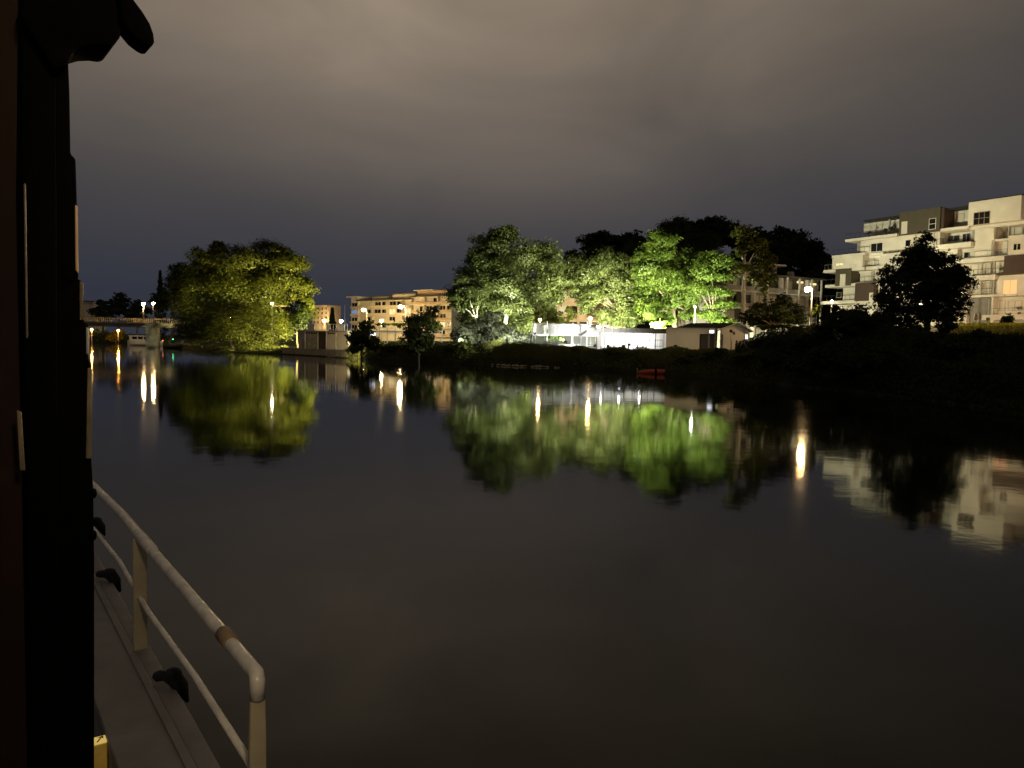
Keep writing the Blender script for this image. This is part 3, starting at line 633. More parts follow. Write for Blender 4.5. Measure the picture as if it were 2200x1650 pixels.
tree('broadleaf_tree', 'shaded tree merging with the back left of the huge left tree', 216,
     [(372, 620, 32, 38), (348, 645, 30, 32), (395, 590, 30, 34)], 'leaf_dark', .6, 13, 1.0, 370, .5, group=GT)
conifer('conifer_tree', 'dark narrow conifer poking up behind the bridge lamps', 344, 228, 582, 46, 'leaf_dark', 14, GT)
for i, (px, py, w, lab) in enumerate(((222, 640, 44, 'dark tree behind the bridge, leftmost of three'), (256, 626, 46, 'pointed dark tree behind the bridge, middle of three'), (296, 646, 50, 'low dark tree behind the bridge next to the lamp pair'))):
    tree('broadleaf_tree', lab, 285, [(px, py + 12, w * .35, 14), (px - 10, py + 28, w * .45, 16), (px + 12, py + 28, w * .45, 16), (px, py + 42, w * .6, 14)], 'leaf_dark', 1.0, 20 + i, .8, px, .4, group='dark trees behind the bridge')
tree('shrub', 'orange lit bush on the far bank under the bridge span', 234, [(248, 722, 16, 12), (258, 714, 12, 10), (240, 728, 12, 7), (250, 730, 14, 6)], 'leaf_yellow', .5, 24, 1.0, 250, .12, cat='shrub')
tree('broadleaf_tree', 'dark rounded tree between the left tree and the quay terrace', 150, [(652, 680, 18, 26), (640, 700, 24, 22), (615, 712, 24, 20)], 'leaf_dark', .45, 25, 1.0, 640, .22, group=GT)
conifer('conifer_tree', 'small conical tree beside the far pinkish block', 714, 220, 662, 26, 'leaf_dark', 26)
tree('broadleaf_tree', 'dark round bush like tree on the water edge below the amber block', 111, [(780, 720, 30, 30), (760, 735, 20, 26), (802, 735, 22, 24), (790, 700, 20, 16), (765, 750, 16, 14)], 'leaf_green', .38, 27, .95, 775, .2)
tree('broadleaf_tree', 'leafy young tree on the bank with a pale lit foot, right of the amber lamps', 106, [(900, 712, 34, 34), (885, 735, 26, 26), (922, 730, 24, 26), (905, 690, 26, 22), (892, 752, 26, 16)], 'leaf_green', .36, 28, .95, 900, .2)
tree('broadleaf_tree', 'olive tree just behind the leafy young bank tree', 128, [(928, 680, 20, 26), (936, 700, 20, 24)], 'leaf_olive', .42, 29, 1.0, 930, .2)
tree('shrub', 'sprawling silvery green shrub on the bank crest left of the marquee', 107.5, [(1010, 712, 38, 28), (1050, 705, 40, 34), (1085, 722, 40, 26), (1035, 735, 50, 18), (1115, 730, 26, 20), (990, 730, 24, 18), (1060, 680, 22, 16)], 'leaf_silver', .34, 30, .85, 1050, .12, cat='shrub', clump=.2)
# big central pair
GM = 'floodlit trees behind the marquee'
tree('broadleaf_tree', 'tallest dense green tree left of the marquee with a pale trunk', 124,
     [(1075, 520, 45, 40), (1040, 550, 46, 44), (1110, 545, 50, 46), (1160, 560, 44, 46), (1020, 600, 50, 44), (1080, 600, 70, 54), (1150, 620, 56, 54), (1000, 640, 40, 40), (1060, 660, 64, 40), (1130, 670, 60, 38), (1185, 650, 32, 50), (1178, 590, 34, 40), (1090, 500, 30, 20), (1150, 695, 44, 24), (1195, 690, 26, 26), (1110, 705, 40, 22)],
     'leaf_green', .46, 31, .95, 1080, .42, 'bark_pale', group=GM)
tree('broadleaf_tree', 'slender pale barked tree at the left edge of the tallest tree', 119, [(1000, 610, 28, 26), (985, 650, 26, 26), (1030, 640, 34, 34), (1010, 690, 34, 22)], 'leaf_green', .44, 32, .8, 1040, .22, 'bark_pale', group=GM)
tree('broadleaf_tree', 'spreading floodlit tree over the right half of the marquee', 125,
     [(1250, 590, 44, 44), (1290, 570, 44, 40), (1320, 610, 46, 44), (1275, 640, 36, 30), (1345, 650, 44, 40), (1365, 600, 40, 44), (1230, 570, 26, 26), (1330, 685, 36, 20), (1305, 545, 26, 20), (1235, 625, 20, 20), (1300, 680, 30, 22), (1350, 690, 34, 20), (1255, 660, 24, 22), (1215, 600, 26, 30), (1270, 610, 36, 34), (1330, 570, 36, 34)], 'leaf_green', .46, 33, .9, 1355, .4, group=GM)
tree('broadleaf_tree', 'brightest yellow green floodlit tree with a brown trunk behind the pergola', 121,
     [(1400, 560, 48, 46), (1440, 600, 52, 46), (1400, 640, 46, 36), (1455, 645, 44, 30), (1420, 680, 28, 20), (1490, 640, 34, 34), (1385, 590, 36, 40), (1480, 580, 40, 44), (1425, 530, 40, 36), (1390, 670, 36, 26), (1440, 615, 44, 40), (1480, 670, 30, 22)], 'leaf_bright', .46, 34, .95, 1455, .42, group=GM)
tree('broadleaf_tree', 'tall dark topped tree rising behind the brightest floodlit tree', 142,
     [(1450, 510, 46, 40), (1480, 540, 50, 50), (1420, 545, 40, 46), (1515, 545, 36, 44), (1370, 540, 34, 36), (1460, 486, 28, 22)], 'leaf_dark', .5, 35, 1.0, 1470, .5, group=GM)
tree('broadleaf_tree', 'floodlit tree with layered flat tiers left of the twisted trunk', 117,
     [(1530, 560, 40, 26), (1545, 600, 40, 20), (1535, 630, 46, 14), (1540, 655, 44, 11), (1525, 678, 40, 11), (1555, 575, 26, 30), (1510, 585, 30, 30), (1550, 690, 36, 10), (1500, 620, 30, 24)], 'leaf_bright', .42, 36, .95, 1530, .26, group=GM, depth=.9)
tree('broadleaf_tree', 'tall twisted pale trunk tree with open crown in front of the dim flats', 106,
     [(1600, 505, 34, 22), (1625, 530, 30, 28), (1640, 565, 30, 32), (1655, 595, 22, 26), (1630, 600, 26, 26), (1590, 540, 18, 18), (1640, 620, 16, 20), (1600, 578, 34, 14)], 'leaf_olive', .36, 37, .6, 1596, .34, 'bark_pale', group=GM, lean=(1599, 560), clump=.2)
tree('shrub', 'small round green bush in front of the ribbed marquee panels', 101.5, [(1184, 726, 9, 8)], 'leaf_bright', .2, 138, 1.0, 1184, .05, cat='shrub')
tree('shrub', 'small lit bush right of the round green bush by the marquee', 101, [(1204, 728, 8, 6)], 'leaf_bright', .2, 139, 1.0, 1204, .05, cat='shrub')
tree('shrub', 'low lit hedge at the foot of the amber block behind the guard rail', 262, [(815 + 10 * i, 697, 8, 3.5) for i in range(8)], 'leaf_bright', .5, 140, 1.0, 850, .08, cat='hedge', limbs=False)
tree('shrub', 'round lime green bush beneath the brightest floodlit tree', 112, [(1428, 690, 26, 16), (1410, 698, 20, 10)], 'leaf_bright', .3, 38, 1.1, 1425, .1, cat='shrub', clump=.18)
tree('broadleaf_tree', 'reddish brown lit shrub between the two floodlit crowns', 128, [(1225, 672, 16, 22), (1215, 690, 18, 14)], 'leaf_olive', .4, 39, .8, 1222, .14)
tree('broadleaf_tree', 'wide dark bush in front of the dim flats, left of the tall street lamp', 98, [(1645, 665, 32, 28), (1680, 662, 34, 30), (1610, 680, 24, 20), (1715, 680, 24, 24), (1660, 690, 50, 14)], 'leaf_dark', .34, 40, 1.05, 1660, .2)
tree('shrub', 'yellow green lit bush just right of the tall street lamp', 92.5, [(1755, 662, 10, 14), (1748, 675, 12, 12)], 'leaf_bright', .28, 41, .9, 1752, .08, cat='shrub')
tree('shrub', 'small mint green bush above the yellow hedge', 88, [(1697, 690, 11, 11)], 'leaf_bright', .22, 42, 1.0, 1697, .06, cat='shrub')
tree('shrub', 'low hedge with yellow lit tips below the tall street lamp', 84, [(1640 + i * 16, 704 - 3 * math.sin(i * .9), 13, 9) for i in range(8)], 'leaf_yellow', .22, 43, 1.0, 1700, .06, cat='hedge', limbs=False)
# right bank, dark
GR = 'dark trees and shrubs on the right bank'
tree('broadleaf_tree', 'tall dark tree standing against the pale terraced block', 72,
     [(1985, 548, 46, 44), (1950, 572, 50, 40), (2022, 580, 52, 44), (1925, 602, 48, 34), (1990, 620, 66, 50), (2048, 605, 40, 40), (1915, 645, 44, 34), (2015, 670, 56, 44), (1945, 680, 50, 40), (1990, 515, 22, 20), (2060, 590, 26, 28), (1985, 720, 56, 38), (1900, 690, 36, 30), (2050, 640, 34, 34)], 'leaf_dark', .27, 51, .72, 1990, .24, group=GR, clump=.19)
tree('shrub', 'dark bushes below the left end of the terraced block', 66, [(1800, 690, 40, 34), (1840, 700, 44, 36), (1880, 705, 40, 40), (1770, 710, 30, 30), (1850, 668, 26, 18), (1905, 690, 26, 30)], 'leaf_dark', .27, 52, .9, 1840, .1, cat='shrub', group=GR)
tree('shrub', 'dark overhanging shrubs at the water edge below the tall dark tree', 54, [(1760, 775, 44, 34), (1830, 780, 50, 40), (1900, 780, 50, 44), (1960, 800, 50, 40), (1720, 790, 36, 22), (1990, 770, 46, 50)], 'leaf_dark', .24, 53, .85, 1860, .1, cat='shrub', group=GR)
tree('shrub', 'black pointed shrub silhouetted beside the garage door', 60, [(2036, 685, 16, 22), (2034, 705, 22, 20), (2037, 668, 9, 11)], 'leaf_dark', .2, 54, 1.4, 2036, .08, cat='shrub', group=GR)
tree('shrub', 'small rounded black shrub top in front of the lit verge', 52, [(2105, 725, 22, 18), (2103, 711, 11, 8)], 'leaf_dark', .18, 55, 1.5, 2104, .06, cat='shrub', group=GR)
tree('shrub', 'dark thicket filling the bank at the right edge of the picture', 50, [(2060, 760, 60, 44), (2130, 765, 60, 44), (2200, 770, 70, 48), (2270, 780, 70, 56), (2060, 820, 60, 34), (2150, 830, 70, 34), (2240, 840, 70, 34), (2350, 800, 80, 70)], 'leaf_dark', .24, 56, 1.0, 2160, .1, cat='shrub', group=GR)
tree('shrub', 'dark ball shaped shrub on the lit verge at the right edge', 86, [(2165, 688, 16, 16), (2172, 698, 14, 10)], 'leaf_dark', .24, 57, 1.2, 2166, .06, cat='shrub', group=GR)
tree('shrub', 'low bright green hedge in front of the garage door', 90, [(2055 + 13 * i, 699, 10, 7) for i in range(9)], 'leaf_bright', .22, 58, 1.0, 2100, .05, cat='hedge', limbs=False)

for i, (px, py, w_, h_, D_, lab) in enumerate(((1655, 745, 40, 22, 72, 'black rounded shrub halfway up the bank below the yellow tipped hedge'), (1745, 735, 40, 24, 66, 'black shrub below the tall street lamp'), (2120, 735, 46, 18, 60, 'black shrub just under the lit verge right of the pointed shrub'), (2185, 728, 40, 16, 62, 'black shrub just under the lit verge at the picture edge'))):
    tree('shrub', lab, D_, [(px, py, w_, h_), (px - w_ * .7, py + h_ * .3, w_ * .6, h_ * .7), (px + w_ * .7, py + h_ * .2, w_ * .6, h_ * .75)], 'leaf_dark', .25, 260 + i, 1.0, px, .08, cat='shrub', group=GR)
GS = 'shrubs along the middle bank'
for i, (px, dd, w_, h_, m_, lab) in enumerate(((1480, 3, 34, 18, 'leaf_bank', 'rounded olive shrub on the bank right of the orange kayak'), (1545, 4, 40, 22, 'leaf_dark', 'dark spreading shrub on the bank below the gabled hut'),
        (1610, 3.5, 40, 28, 'leaf_bank', 'olive shrub on the bank between the hut and the dark thicket'), (1680, 4, 44, 34, 'leaf_dark', 'tall dark shrub on the bank below the yellow tipped hedge'),
        (1330, 5, 36, 12, 'leaf_bank', 'low shrub on the bank below the pergola, left of the kayak'), (990, 4, 44, 16, 'leaf_bank', 'low olive shrub at the bank foot below the silvery shrub'),
        (850, 4, 40, 16, 'leaf_bank', 'low olive shrub on the bank between the two young trees'), (1240, 6.5, 30, 10, 'leaf_bank', 'low shrub on the bank crest in front of the marquee'))):
    a = az(px); rs = float(np.interp(a, SA, SR)) + dd; D_ = rs * math.cos(a); zz = g1(rs * math.sin(a), D_)
    pyc = CY; r_ = None
    lo, hi = 400.0, 1200.0
    for _ in range(40):
        md_ = (lo + hi) / 2
        if P(px, md_, D_).z > zz: lo = md_
        else: hi = md_
    tree('shrub', lab, D_, [(px, lo - h_ * .5, w_ * .6, h_ * .7), (px - w_ * .5, lo - h_ * .3, w_ * .5, h_ * .5), (px + w_ * .5, lo - h_ * .35, w_ * .5, h_ * .55), (px + w_ * .1, lo - h_ * .8, w_ * .4, h_ * .45)], m_, .26, 160 + i, .9, px, .06, cat='shrub', group=GS)
# wooded hill behind: one far mass
rng = np.random.default_rng(99); pts = []
for _ in range(420):
    a = rng.uniform(az(1195), az(2400)); r = rng.uniform(225, 345) if _ % 2 else rng.uniform(300, 340)
    x, y = r * math.sin(a), r * math.cos(a); z = g1(x, y); h = rng.uniform(6, 11); R = rng.uniform(3.5, 6)
    for q in range(3):
        p, o = lobe_points((x + rng.normal() * R * .5, y + rng.normal() * R * .5, z + h * rng.uniform(.55, 1)), (R * .7, R * .7, h * .35), 1.3, .5, rng, sub=0); pts.append(p)
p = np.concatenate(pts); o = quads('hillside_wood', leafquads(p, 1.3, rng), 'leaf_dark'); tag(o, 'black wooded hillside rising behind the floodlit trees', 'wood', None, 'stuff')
for i, (lab, D, lob) in enumerate((('rounded dark tree on the hill crest above the marquee trees', 300, [(1285, 525, 34, 24), (1262, 515, 24, 18), (1310, 520, 22, 20), (1290, 508, 20, 12)]),
                    ('biggest dark tree crowning the wooded hill', 300, [(1520, 505, 40, 30), (1550, 500, 30, 28), (1495, 490, 24, 22), (1535, 482, 30, 18)]),
                    ('dark tree on the hill crest right of the twisted trunk tree', 305, [(1640, 525, 30, 24), (1665, 530, 26, 22)]),
                    ('dark tree at the low right end of the hill crest', 310, [(1715, 540, 30, 20), (1740, 545, 26, 18), (1700, 535, 16, 14)]))):
    tree('broadleaf_tree', lab, D, lob, 'leaf_dark', 1.0, 70 + i, 1.0, None, .5, group='trees on the hill crest')
# black slope left of the hill, behind the tallest tree
# ------------------------------------------------------------------ bank vegetation
rng = np.random.default_rng(5); C = []
def bank(pa, pb, n, dmin, dmax, hmax, seed):
    r2 = np.random.default_rng(seed); a = r2.uniform(az(pa), az(pb), n); rs = np.interp(a, SA, SR); d = dmin + (dmax - dmin) * r2.random(n) ** 0.8
    x = (rs + d) * np.sin(a); y = (rs + d) * np.cos(a); u = a * rs
    mound = (0.5 + 0.28 * np.sin(u * 0.9 + d * .7) + 0.22 * np.sin(u * 2.3 + 1.3) + 0.2 * np.sin(u * .31 + 2)) * sstep(0, 1.2, d)
    h = np.clip(mound, 0.08, 1.2) * hmax * r2.random(n) ** 0.6; return np.stack([x, y, G(x, y) + h], 1)
V = [leafquads(bank(740, 1060, 16000, 0, 12, 0.9, 1), .34, rng, None, .5, .4, 0.8), leafquads(bank(1060, 1660, 34000, 0.1, 11, .8, 2), .28, rng, None, .5, .35, 0.6),
     leafquads(bank(340, 620, 6000, 1, 12, .5, 4), .34, rng, None, .5, .35),
     leafquads(bank(-420, 345, 9000, 0, 14, 2.2, 6), .6, rng, None, .5, .5)]
o = quads('bank_undergrowth', np.concatenate(V), 'leaf_bank'); tag(o, 'dark tangled grass and undergrowth covering the river bank', 'undergrowth', None, 'stuff')
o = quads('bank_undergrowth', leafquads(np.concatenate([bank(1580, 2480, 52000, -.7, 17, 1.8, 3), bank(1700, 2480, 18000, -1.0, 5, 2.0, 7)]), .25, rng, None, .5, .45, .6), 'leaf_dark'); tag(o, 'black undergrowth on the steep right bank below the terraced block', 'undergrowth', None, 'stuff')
# tall reeds
r2 = np.random.default_rng(8); n = 2600; a = r2.uniform(az(1060), az(1225), n); rs = np.interp(a, SA, SR); d = r2.uniform(.8, 5.5, n); x = (rs + d) * np.sin(a); y = (rs + d) * np.cos(a); z = G(x, y)
h = r2.uniform(.7, 1.5, n) * np.minimum(1, 0.6 + d * .1); lx = r2.normal(size=n) * .15; wv = .035
V = np.stack([np.stack([x - wv, y, z], 1), np.stack([x + wv, y, z], 1), np.stack([x + lx + .01, y, z + h], 1), np.stack([x + lx - .01, y, z + h], 1)], 1)
o = quads('reeds', V, 'leaf_bank'); tag(o, 'upright reeds on the bank below the marquee', 'reeds', None, 'stuff')
# grass on the lit verge of the right bank
r2 = np.random.default_rng(9); n = 16000; a = r2.uniform(az(2030), az(2420), n); rr = r2.uniform(70, 104, n); x = rr * np.sin(a); y = rr * np.cos(a)
o = quads('verge_grass', leafquads(np.stack([x, y, G(x, y) + r2.random(n) * .25], 1), .22, r2, None, .2, .3, -1.0), 'leaf_yellow'); tag(o, 'bright lit grass verge in front of the terraced block', 'grass', None, 'stuff')
# water edge stones
rd = random.Random(4); sm = []
for k in range(4):
    mb = MB(); mb.ball((0, 0, 0), 1, 8, 5, (1, .8, .6), .22, rd); me = bpy.data.meshes.new('stone'); me.from_pydata(mb.v, [], mb.f); me.materials.append(MATS['rock']); sm.append(me)
for i in range(20):
    px = 1062 + (i - 2) * 8.1 + rd.uniform(-2, 2) if i > 1 else 1020 + i * 18
    a = az(px); rs = float(np.interp(a, SA, SR)) - rd.uniform(-.1, .5); s = rd.uniform(.18, .36)
    o = link(bpy.data.objects.new('stone', sm[i % 4])); o.location = (rs * math.sin(a), rs * math.cos(a), s * .15); o.scale = (s, s, s); o.rotation_euler = (0, 0, rd.uniform(0, 6))
    tag(o, 'pale rounded water edge stone, %s from the left in the row below the reeds' % ORD[i], 'stone', 'stones along the water edge')

# ------------------------------------------------------------------ marquee, pergola, shed on the terrace
FM = Facade(1140, 111, 1300, 109)
mq = thing('marquee', 'glowing white marquee with ribbed canvas side panels on the river terrace', 'marquee', FM.pt(FM.s_(1215), 0, 2.7))
zb_, zt_ = FM.z_(1200, 721), FM.z_(1200, 698)
edges = [1146, 1172, 1193, 1212, 1231, 1251, 1272, 1288]
for i in range(len(edges) - 1):
    sa, sb = FM.s_(edges[i]), FM.s_(edges[i + 1]); mb = MB(); n = 16; rows_ = []
    for k in range(n + 1):
        x = sa + 0.04 + (sb - sa - 0.08) * k / n; d = 0.05 * (k % 2) if i < 3 else 0.015 * (k % 2)
        sag = 0.10 * math.sin(math.pi * k / n); top = zt_ + sag - (0.5 * max(0, (k / n - .3)) ** 2 * 2 if i == 6 else 0)
        rows_ += [FM.pt(x, d, zb_), FM.pt(x, d, top), FM.pt(x, d - 0.05, zb_), FM.pt(x, d - 0.05, top)]
    fs = []
    for k in range(n):
        q = 4 * k; fs += [(q, q + 4, q + 5, q + 1), (q + 2, q + 3, q + 7, q + 6), (q + 1, q + 5, q + 7, q + 3), (q, q + 2, q + 6, q + 4)]
    mb.add(rows_, fs).build('canvas_panel', 'canvas_white', mq)
    FM.part('side_pole', 'metal', mq, sa - .04, sa + .04, 0.08, 0.16, 2.2, zt_ + .25)
mb = MB(); sa, sb = FM.s_(1145), FM.s_(1286); ring = [FM.pt(sa, d, z) for d, z in ((0.15, zt_), (0.2, zt_ + .12), (-3, zt_ + .3), (-6, zt_ + .12), (-6, zt_))]
mb.prism(ring, FM.e * (sb - sa)).build('roof', 'canvas_white', mq)
FM.part('back_wall', 'canvas_white', mq, sa, sb, -6.1, -6.0, 2.2, zt_); FM.part('base_wall', 'leaf_silver', mq, sa, sb, -0.3, -0.1, 2.0, zb_ - .02)
for px, lb in ((1180, 'left'), (1235, 'right')):
    c = FM.pt(FM.s_(px), -3, zt_ - .25); bb = MB().ball(c, .16, 10, 6).build('hanging_bulb', emit('bulb_' + lb, (1, .97, .9), 90), mq)
# pergola
FP = Facade(1240, 107, 1437, 103.5)
pg = thing('pergola', 'long grey roofed pergola with thin posts over a brilliantly lit white wall', 'pergola', FP.pt(FP.s_(1340), 0, 2.7))
zp = FP.z_(1340, 707.5)
pa, pb, pc = FP.s_(1244), FP.s_(1264), FP.s_(1436)
MB().prism([FP.pt(pa, 0, FP.z_(1246, 721)), FP.pt(pb, 0, zp - .05), FP.pt(pb, 0, zp + .08), FP.pt(pa - .1, 0, FP.z_(1246, 721) + .1)], FP.o * -5).build('sloping_roof', 'canvas_grey', pg)
FP.part('roof', 'canvas_grey', pg, pb + .004, pc, -5, 0.3, zp, zp + .16); FP.part('fascia', 'canvas_grey', pg, pb, pc, 0.302, 0.36, zp - .5, zp + .10)
for i, px in enumerate((1283, 1302, 1327, 1347, 1365, 1385, 1398, 1412, 1430)):
    FP.part('post', 'dark_metal' if i % 2 else 'pole_metal', pg, FP.s_(px) - .05, FP.s_(px) + .05, 0.1, 0.2, 2.2, zp - .002)
for px in (1290, 1330, 1372, 1405):
    a, b_ = FP.s_(px), FP.s_(px + 9); MB().tube([FP.pt(a, .15, zp - .75), FP.pt(b_, .15, zp - .02)], .035, 6).build('brace', 'dark_metal', pg)
FP.part('back_wall', 'canvas_white', pg, pa, pc, -5.2, -5.05, 2.2, zp - .01)
for px in (1290, 1330, 1375):
    MB().ball(FP.pt(FP.s_(px), -2.6, zp - .25), .12, 10, 6).build('hanging_bulb', 'lamp_white', pg)
FP.railing(pg, FP.s_(1388), FP.s_(1428), 0.5, 2.7, 1.0, 'dark_metal', .35)
# thin poles along the terrace front
for ip, (px, top, D) in enumerate(((1150, 694, 104), (1176, 690, 104), (1231, 692, 104), (1262, 688, 104), (1296, 698, 103), (1317, 694, 103), (1345, 700, 102), (1367, 698, 102))):
    c = P(px, top, D); b0 = Vector((c.x, c.y, g1(c.x, c.y))); 
    t = thing('terrace_pole', 'thin upright terrace pole, %s from the left along the marquee and pergola' % ORD[ip], 'pole', b0, 'thin poles along the terrace front')
    MB().tube([b0 - Vector((0, 0, .2)), c], .04, 6).build('shaft', 'pole_metal', t); MB().ball(c, .07, 8, 5).build('cap', 'dark_metal', t)
# terrace chairs and tables
def chair_at(x, y, rz, lab):
    z = g1(x, y); t = thing('terrace_chair', lab, 'chair', (x, y, z), 'terrace chairs')
    o = Vector((x, y, z)); R = Matrix.Rotation(rz, 3, 'Z')
    def pt(a, b_, c_): return o + R @ Vector((a, b_, c_))
    def bx(a0, a1, b0, b1, c0, c1): return MB().hexa([pt(a, b_, c_) for c_ in (c0, c1) for a, b_ in ((a0, b0), (a1, b0), (a1, b1), (a0, b1))])
    bx(-.22, .22, -.22, .22, .43, .47).build('seat', 'furniture', t); bx(-.22, .22, .18, .22, .55, .92).build('backrest', 'furniture', t)
    for a in (-.2, .17):
        bx(a, a + .03, -.2, -.17, 0, .43).build('leg', 'furniture', t); bx(a, a + .03, .18, .215, 0, .92).build('leg', 'furniture', t)
def table_at(x, y, lab):
    z = g1(x, y); t = thing('terrace_table', lab, 'table', (x, y, z), 'terrace tables')
    MB().box(x - .6, x + .6, y - .4, y + .4, z + .72, z + .76).build('tabletop', 'linen', t)
    for a in (-.55, .5):
        for b_ in (-.35, .3): MB().box(x + a, x + a + .05, y + b_, y + b_ + .05, z, z + .72).build('leg', 'furniture', t)
for i, px in enumerate((1166, 1203, 1224, 1272, 1300, 1332, 1350)):
    c = P(px, 735, 101.5 - i * .25); table_at(c.x, c.y, 'white topped terrace table, %s from the left before marquee and pergola' % ORD[i])
    for k, (ox, oy, rz) in enumerate(((-1.0, 0, math.pi / 2), (1.0, 0.1, -math.pi / 2), (.2, -.8, math.pi))):
        if (i + k) % 4: chair_at(c.x + ox, c.y + oy, rz + .2 * k, 'small dark chair %s the %s terrace table from the left' % (('left of', 'right of', 'on the river side of')[k], ORD[i]))
# beige shed and gabled hut
FS = Facade(1433, 100, 1548, 98)
sh = thing('shed', 'beige flat walled shed with black roof at the end of the pergola', 'shed', FS.pt(FS.s_(1480), 0, 2.6))
zs = FS.z_(1480, 704); q0, q1, q2 = FS.s_(1434), FS.s_(1506), FS.s_(1541)
FS.part('wall', 'plaster_warm', sh, q0, q1, -5, 0, 1.6, zs); FS.part('wall', 'plaster_grey', sh, q1 + .003, q2, -5, -0.9, 1.6, zs - .05)
FS.part('wall', 'plaster_warm', sh, q1 + .003, q2, -.898, 0, zs - .75, zs - .06)
FS.part('door', 'brown_panel', sh, FS.s_(1508), FS.s_(1524), -.9, -.8, 1.8, zs - .78); FS.part('door', 'red_panel', sh, FS.s_(1528), FS.s_(1538), -.9, -.8, 1.8, zs - .78)
for px in (1456, 1467): FS.part('downpipe', 'plaster', sh, FS.s_(px), FS.s_(px + 1.6), 0.002, .08, 2.0, zs - .5)
MB().prism([FS.pt(FS.s_(1455), 0.15, zs + .003), FS.pt(FS.s_(1487), 0.15, FS.z_(1487, 694)), FS.pt(FS.s_(1586), 0.15, FS.z_(1487, 693)), FS.pt(FS.s_(1553), 0.15, zs + .003)], FS.o * -5).build('roof', 'roof_dark', sh)
FS.part('roof_edge', 'plaster_grey', sh, q0, q2, -5, .25, zs - .12, zs + .001)
lb = thing('light_box', 'small bluish white light box above the shed doors', 'light', FS.pt(FS.s_(1532), 0.1, zs - .8))
FS.part('panel', 'box_light', lb, FS.s_(1527.5), FS.s_(1537.5), 0.16, .18, zs - .66, zs - .28); FS.part('housing', 'metal', lb, FS.s_(1527), FS.s_(1538), 0.004, .158, zs - .68, zs - .26)
FH = Facade(1550, 97.5, 1626, 96.5)
hut = thing('gabled_hut', 'small whitish gabled hut with a plant in front beside the shed', 'hut', FH.pt(FH.s_(1585), 0, 2.6))
h0, h1, h2 = FH.s_(1553), FH.s_(1600), FH.s_(1587, 694); ze, za_ = FH.z_(1555, 708), FH.z_(1587, 695)
MB().prism([FH.pt(h0, 0, 1.5), FH.pt(FH.s_(1612), 0, 1.5), FH.pt(FH.s_(1612), 0, ze - .1), FH.pt(h2, 0, za_), FH.pt(h0, 0, ze)], FH.o * -5).build('wall', 'plaster', hut)
for a, za, b_, zb2 in ((h0 - .35, ze - .12, h2, za_ + .02), (h2, za_ + .02, FH.s_(1622), ze - .25)):
    MB().prism([FH.pt(a, .35, za), FH.pt(b_, .35, zb2), FH.pt(b_, .35, zb2 + .14), FH.pt(a, .35, za + .14)], FH.o * -5.6).build('roof', 'roof_edge', hut)
    MB().prism([FH.pt(a, .36, za + .01), FH.pt(b_, .36, zb2 + .01), FH.pt(b_, .36, zb2 + .13), FH.pt(a, .36, za + .13)], FH.o * .05).build('bargeboard', 'plaster', hut)
FH.part('door', 'brown_panel', hut, FH.s_(1553.5), FH.s_(1557), 0.003, .06, 1.6, ze - .6); FH.window(hut, FH.s_(1604), FH.s_(1611), ze - 1.3, ze - .5, .01, 'plaster', 'box_light', 2, 1)
siding = MB()
for i in range(9): FH.box(siding, h0 + .6, FH.s_(1603), .004, .03, 2.3 + i * .27, 2.3 + i * .27 + .24)
siding.build('siding_board', 'plaster', hut)['kind'] = 'stuff'
tree('potted_palm', 'spiky dark plant silhouetted in front of the gabled hut', 95.5, [(1571, 715, 8, 8)], 'leaf_dark', .5, 61, .35, 1571, .06, cat='plant', clump=.3)
cnp = P(1663, 714, 86); pb_ = thing('parasol', 'pale blue grey folded awning showing under the yellow tipped hedge', 'awning', (cnp.x, cnp.y, g1(cnp.x, cnp.y)))
MB().ball(cnp, .75, 14, 6, (1, .7, .25)).build('canopy', 'canvas_white', pb_, smooth=True); MB().tube([Vector((cnp.x, cnp.y, g1(cnp.x, cnp.y) - .1)), cnp], .04, 6).build('pole', 'metal', pb_)
# ------------------------------------------------------------------ quay wall and terrace at left centre
qw = thing('quay_wall', 'low weathered stone quay wall at the water edge below the railed terrace', 'wall', PZ(670, 765, 0))
aa = np.linspace(az(602), az(742), 17); bl = random.Random(3)
for row in range(3):
    for i in range(len(aa) - 1):
        ca, cb = aa[i] + (aa[1] - aa[0]) * .5 * (row % 2), aa[i + 1] + (aa[1] - aa[0]) * .5 * (row % 2); ra, rb = [float(np.interp(v, SA, SR)) + .15 + row * .12 for v in (ca, cb)]
        g_ = .012; ca += g_ / ra; cb -= g_ / rb; ra -= bl.uniform(0, .07); rb -= bl.uniform(0, .07); z0 = -.25 + row * .5; z1 = z0 + .48
        MB().hexa([(r * math.sin(v), r * math.cos(v), z) for z in (z0, z1) for r, v in ((ra, ca), (rb, cb), (rb + .6, cb), (ra + .6, ca))]).build('stone_block', 'stone', qw)
FQ = Facade(636, 134, 748, 124)
qt = thing('terrace_wall', 'beige terrace wall with a dark doorway and white railing above the quay', 'wall', FQ.pt(FQ.s_(690), 0, 1.7))
zq0, zq1 = 1.2, FQ.z_(690, 713)
for pa_, pb2 in ((642, 656), (657, 683), (702, 722), (723, 748)): FQ.part('wall_panel', 'plaster_warm' if pa_ > 660 else 'stone', qt, FQ.s_(pa_), FQ.s_(pb2), -.5, 0, zq0, zq1)
FQ.part('door', 'brown_panel', qt, FQ.s_(683.3), FQ.s_(701.7), -.5, -.15, zq0, zq1); FQ.part('coping', 'stone', qt, FQ.s_(640), FQ.s_(748), -6, .2, zq1 + .002, zq1 + .22)
for px in (656, 684, 702, 722.5): FQ.part('pilaster', 'plaster', qt, FQ.s_(px) - .1, FQ.s_(px) + .1, .003, .08, zq0, zq1)
for px in (658, 664, 669, 674, 679, 705, 709, 713, 717): FQ.part('vent_opening', 'roof_dark', qt, FQ.s_(px), FQ.s_(px + 3), .004, .02, zq1 - .35, zq1 - .1)
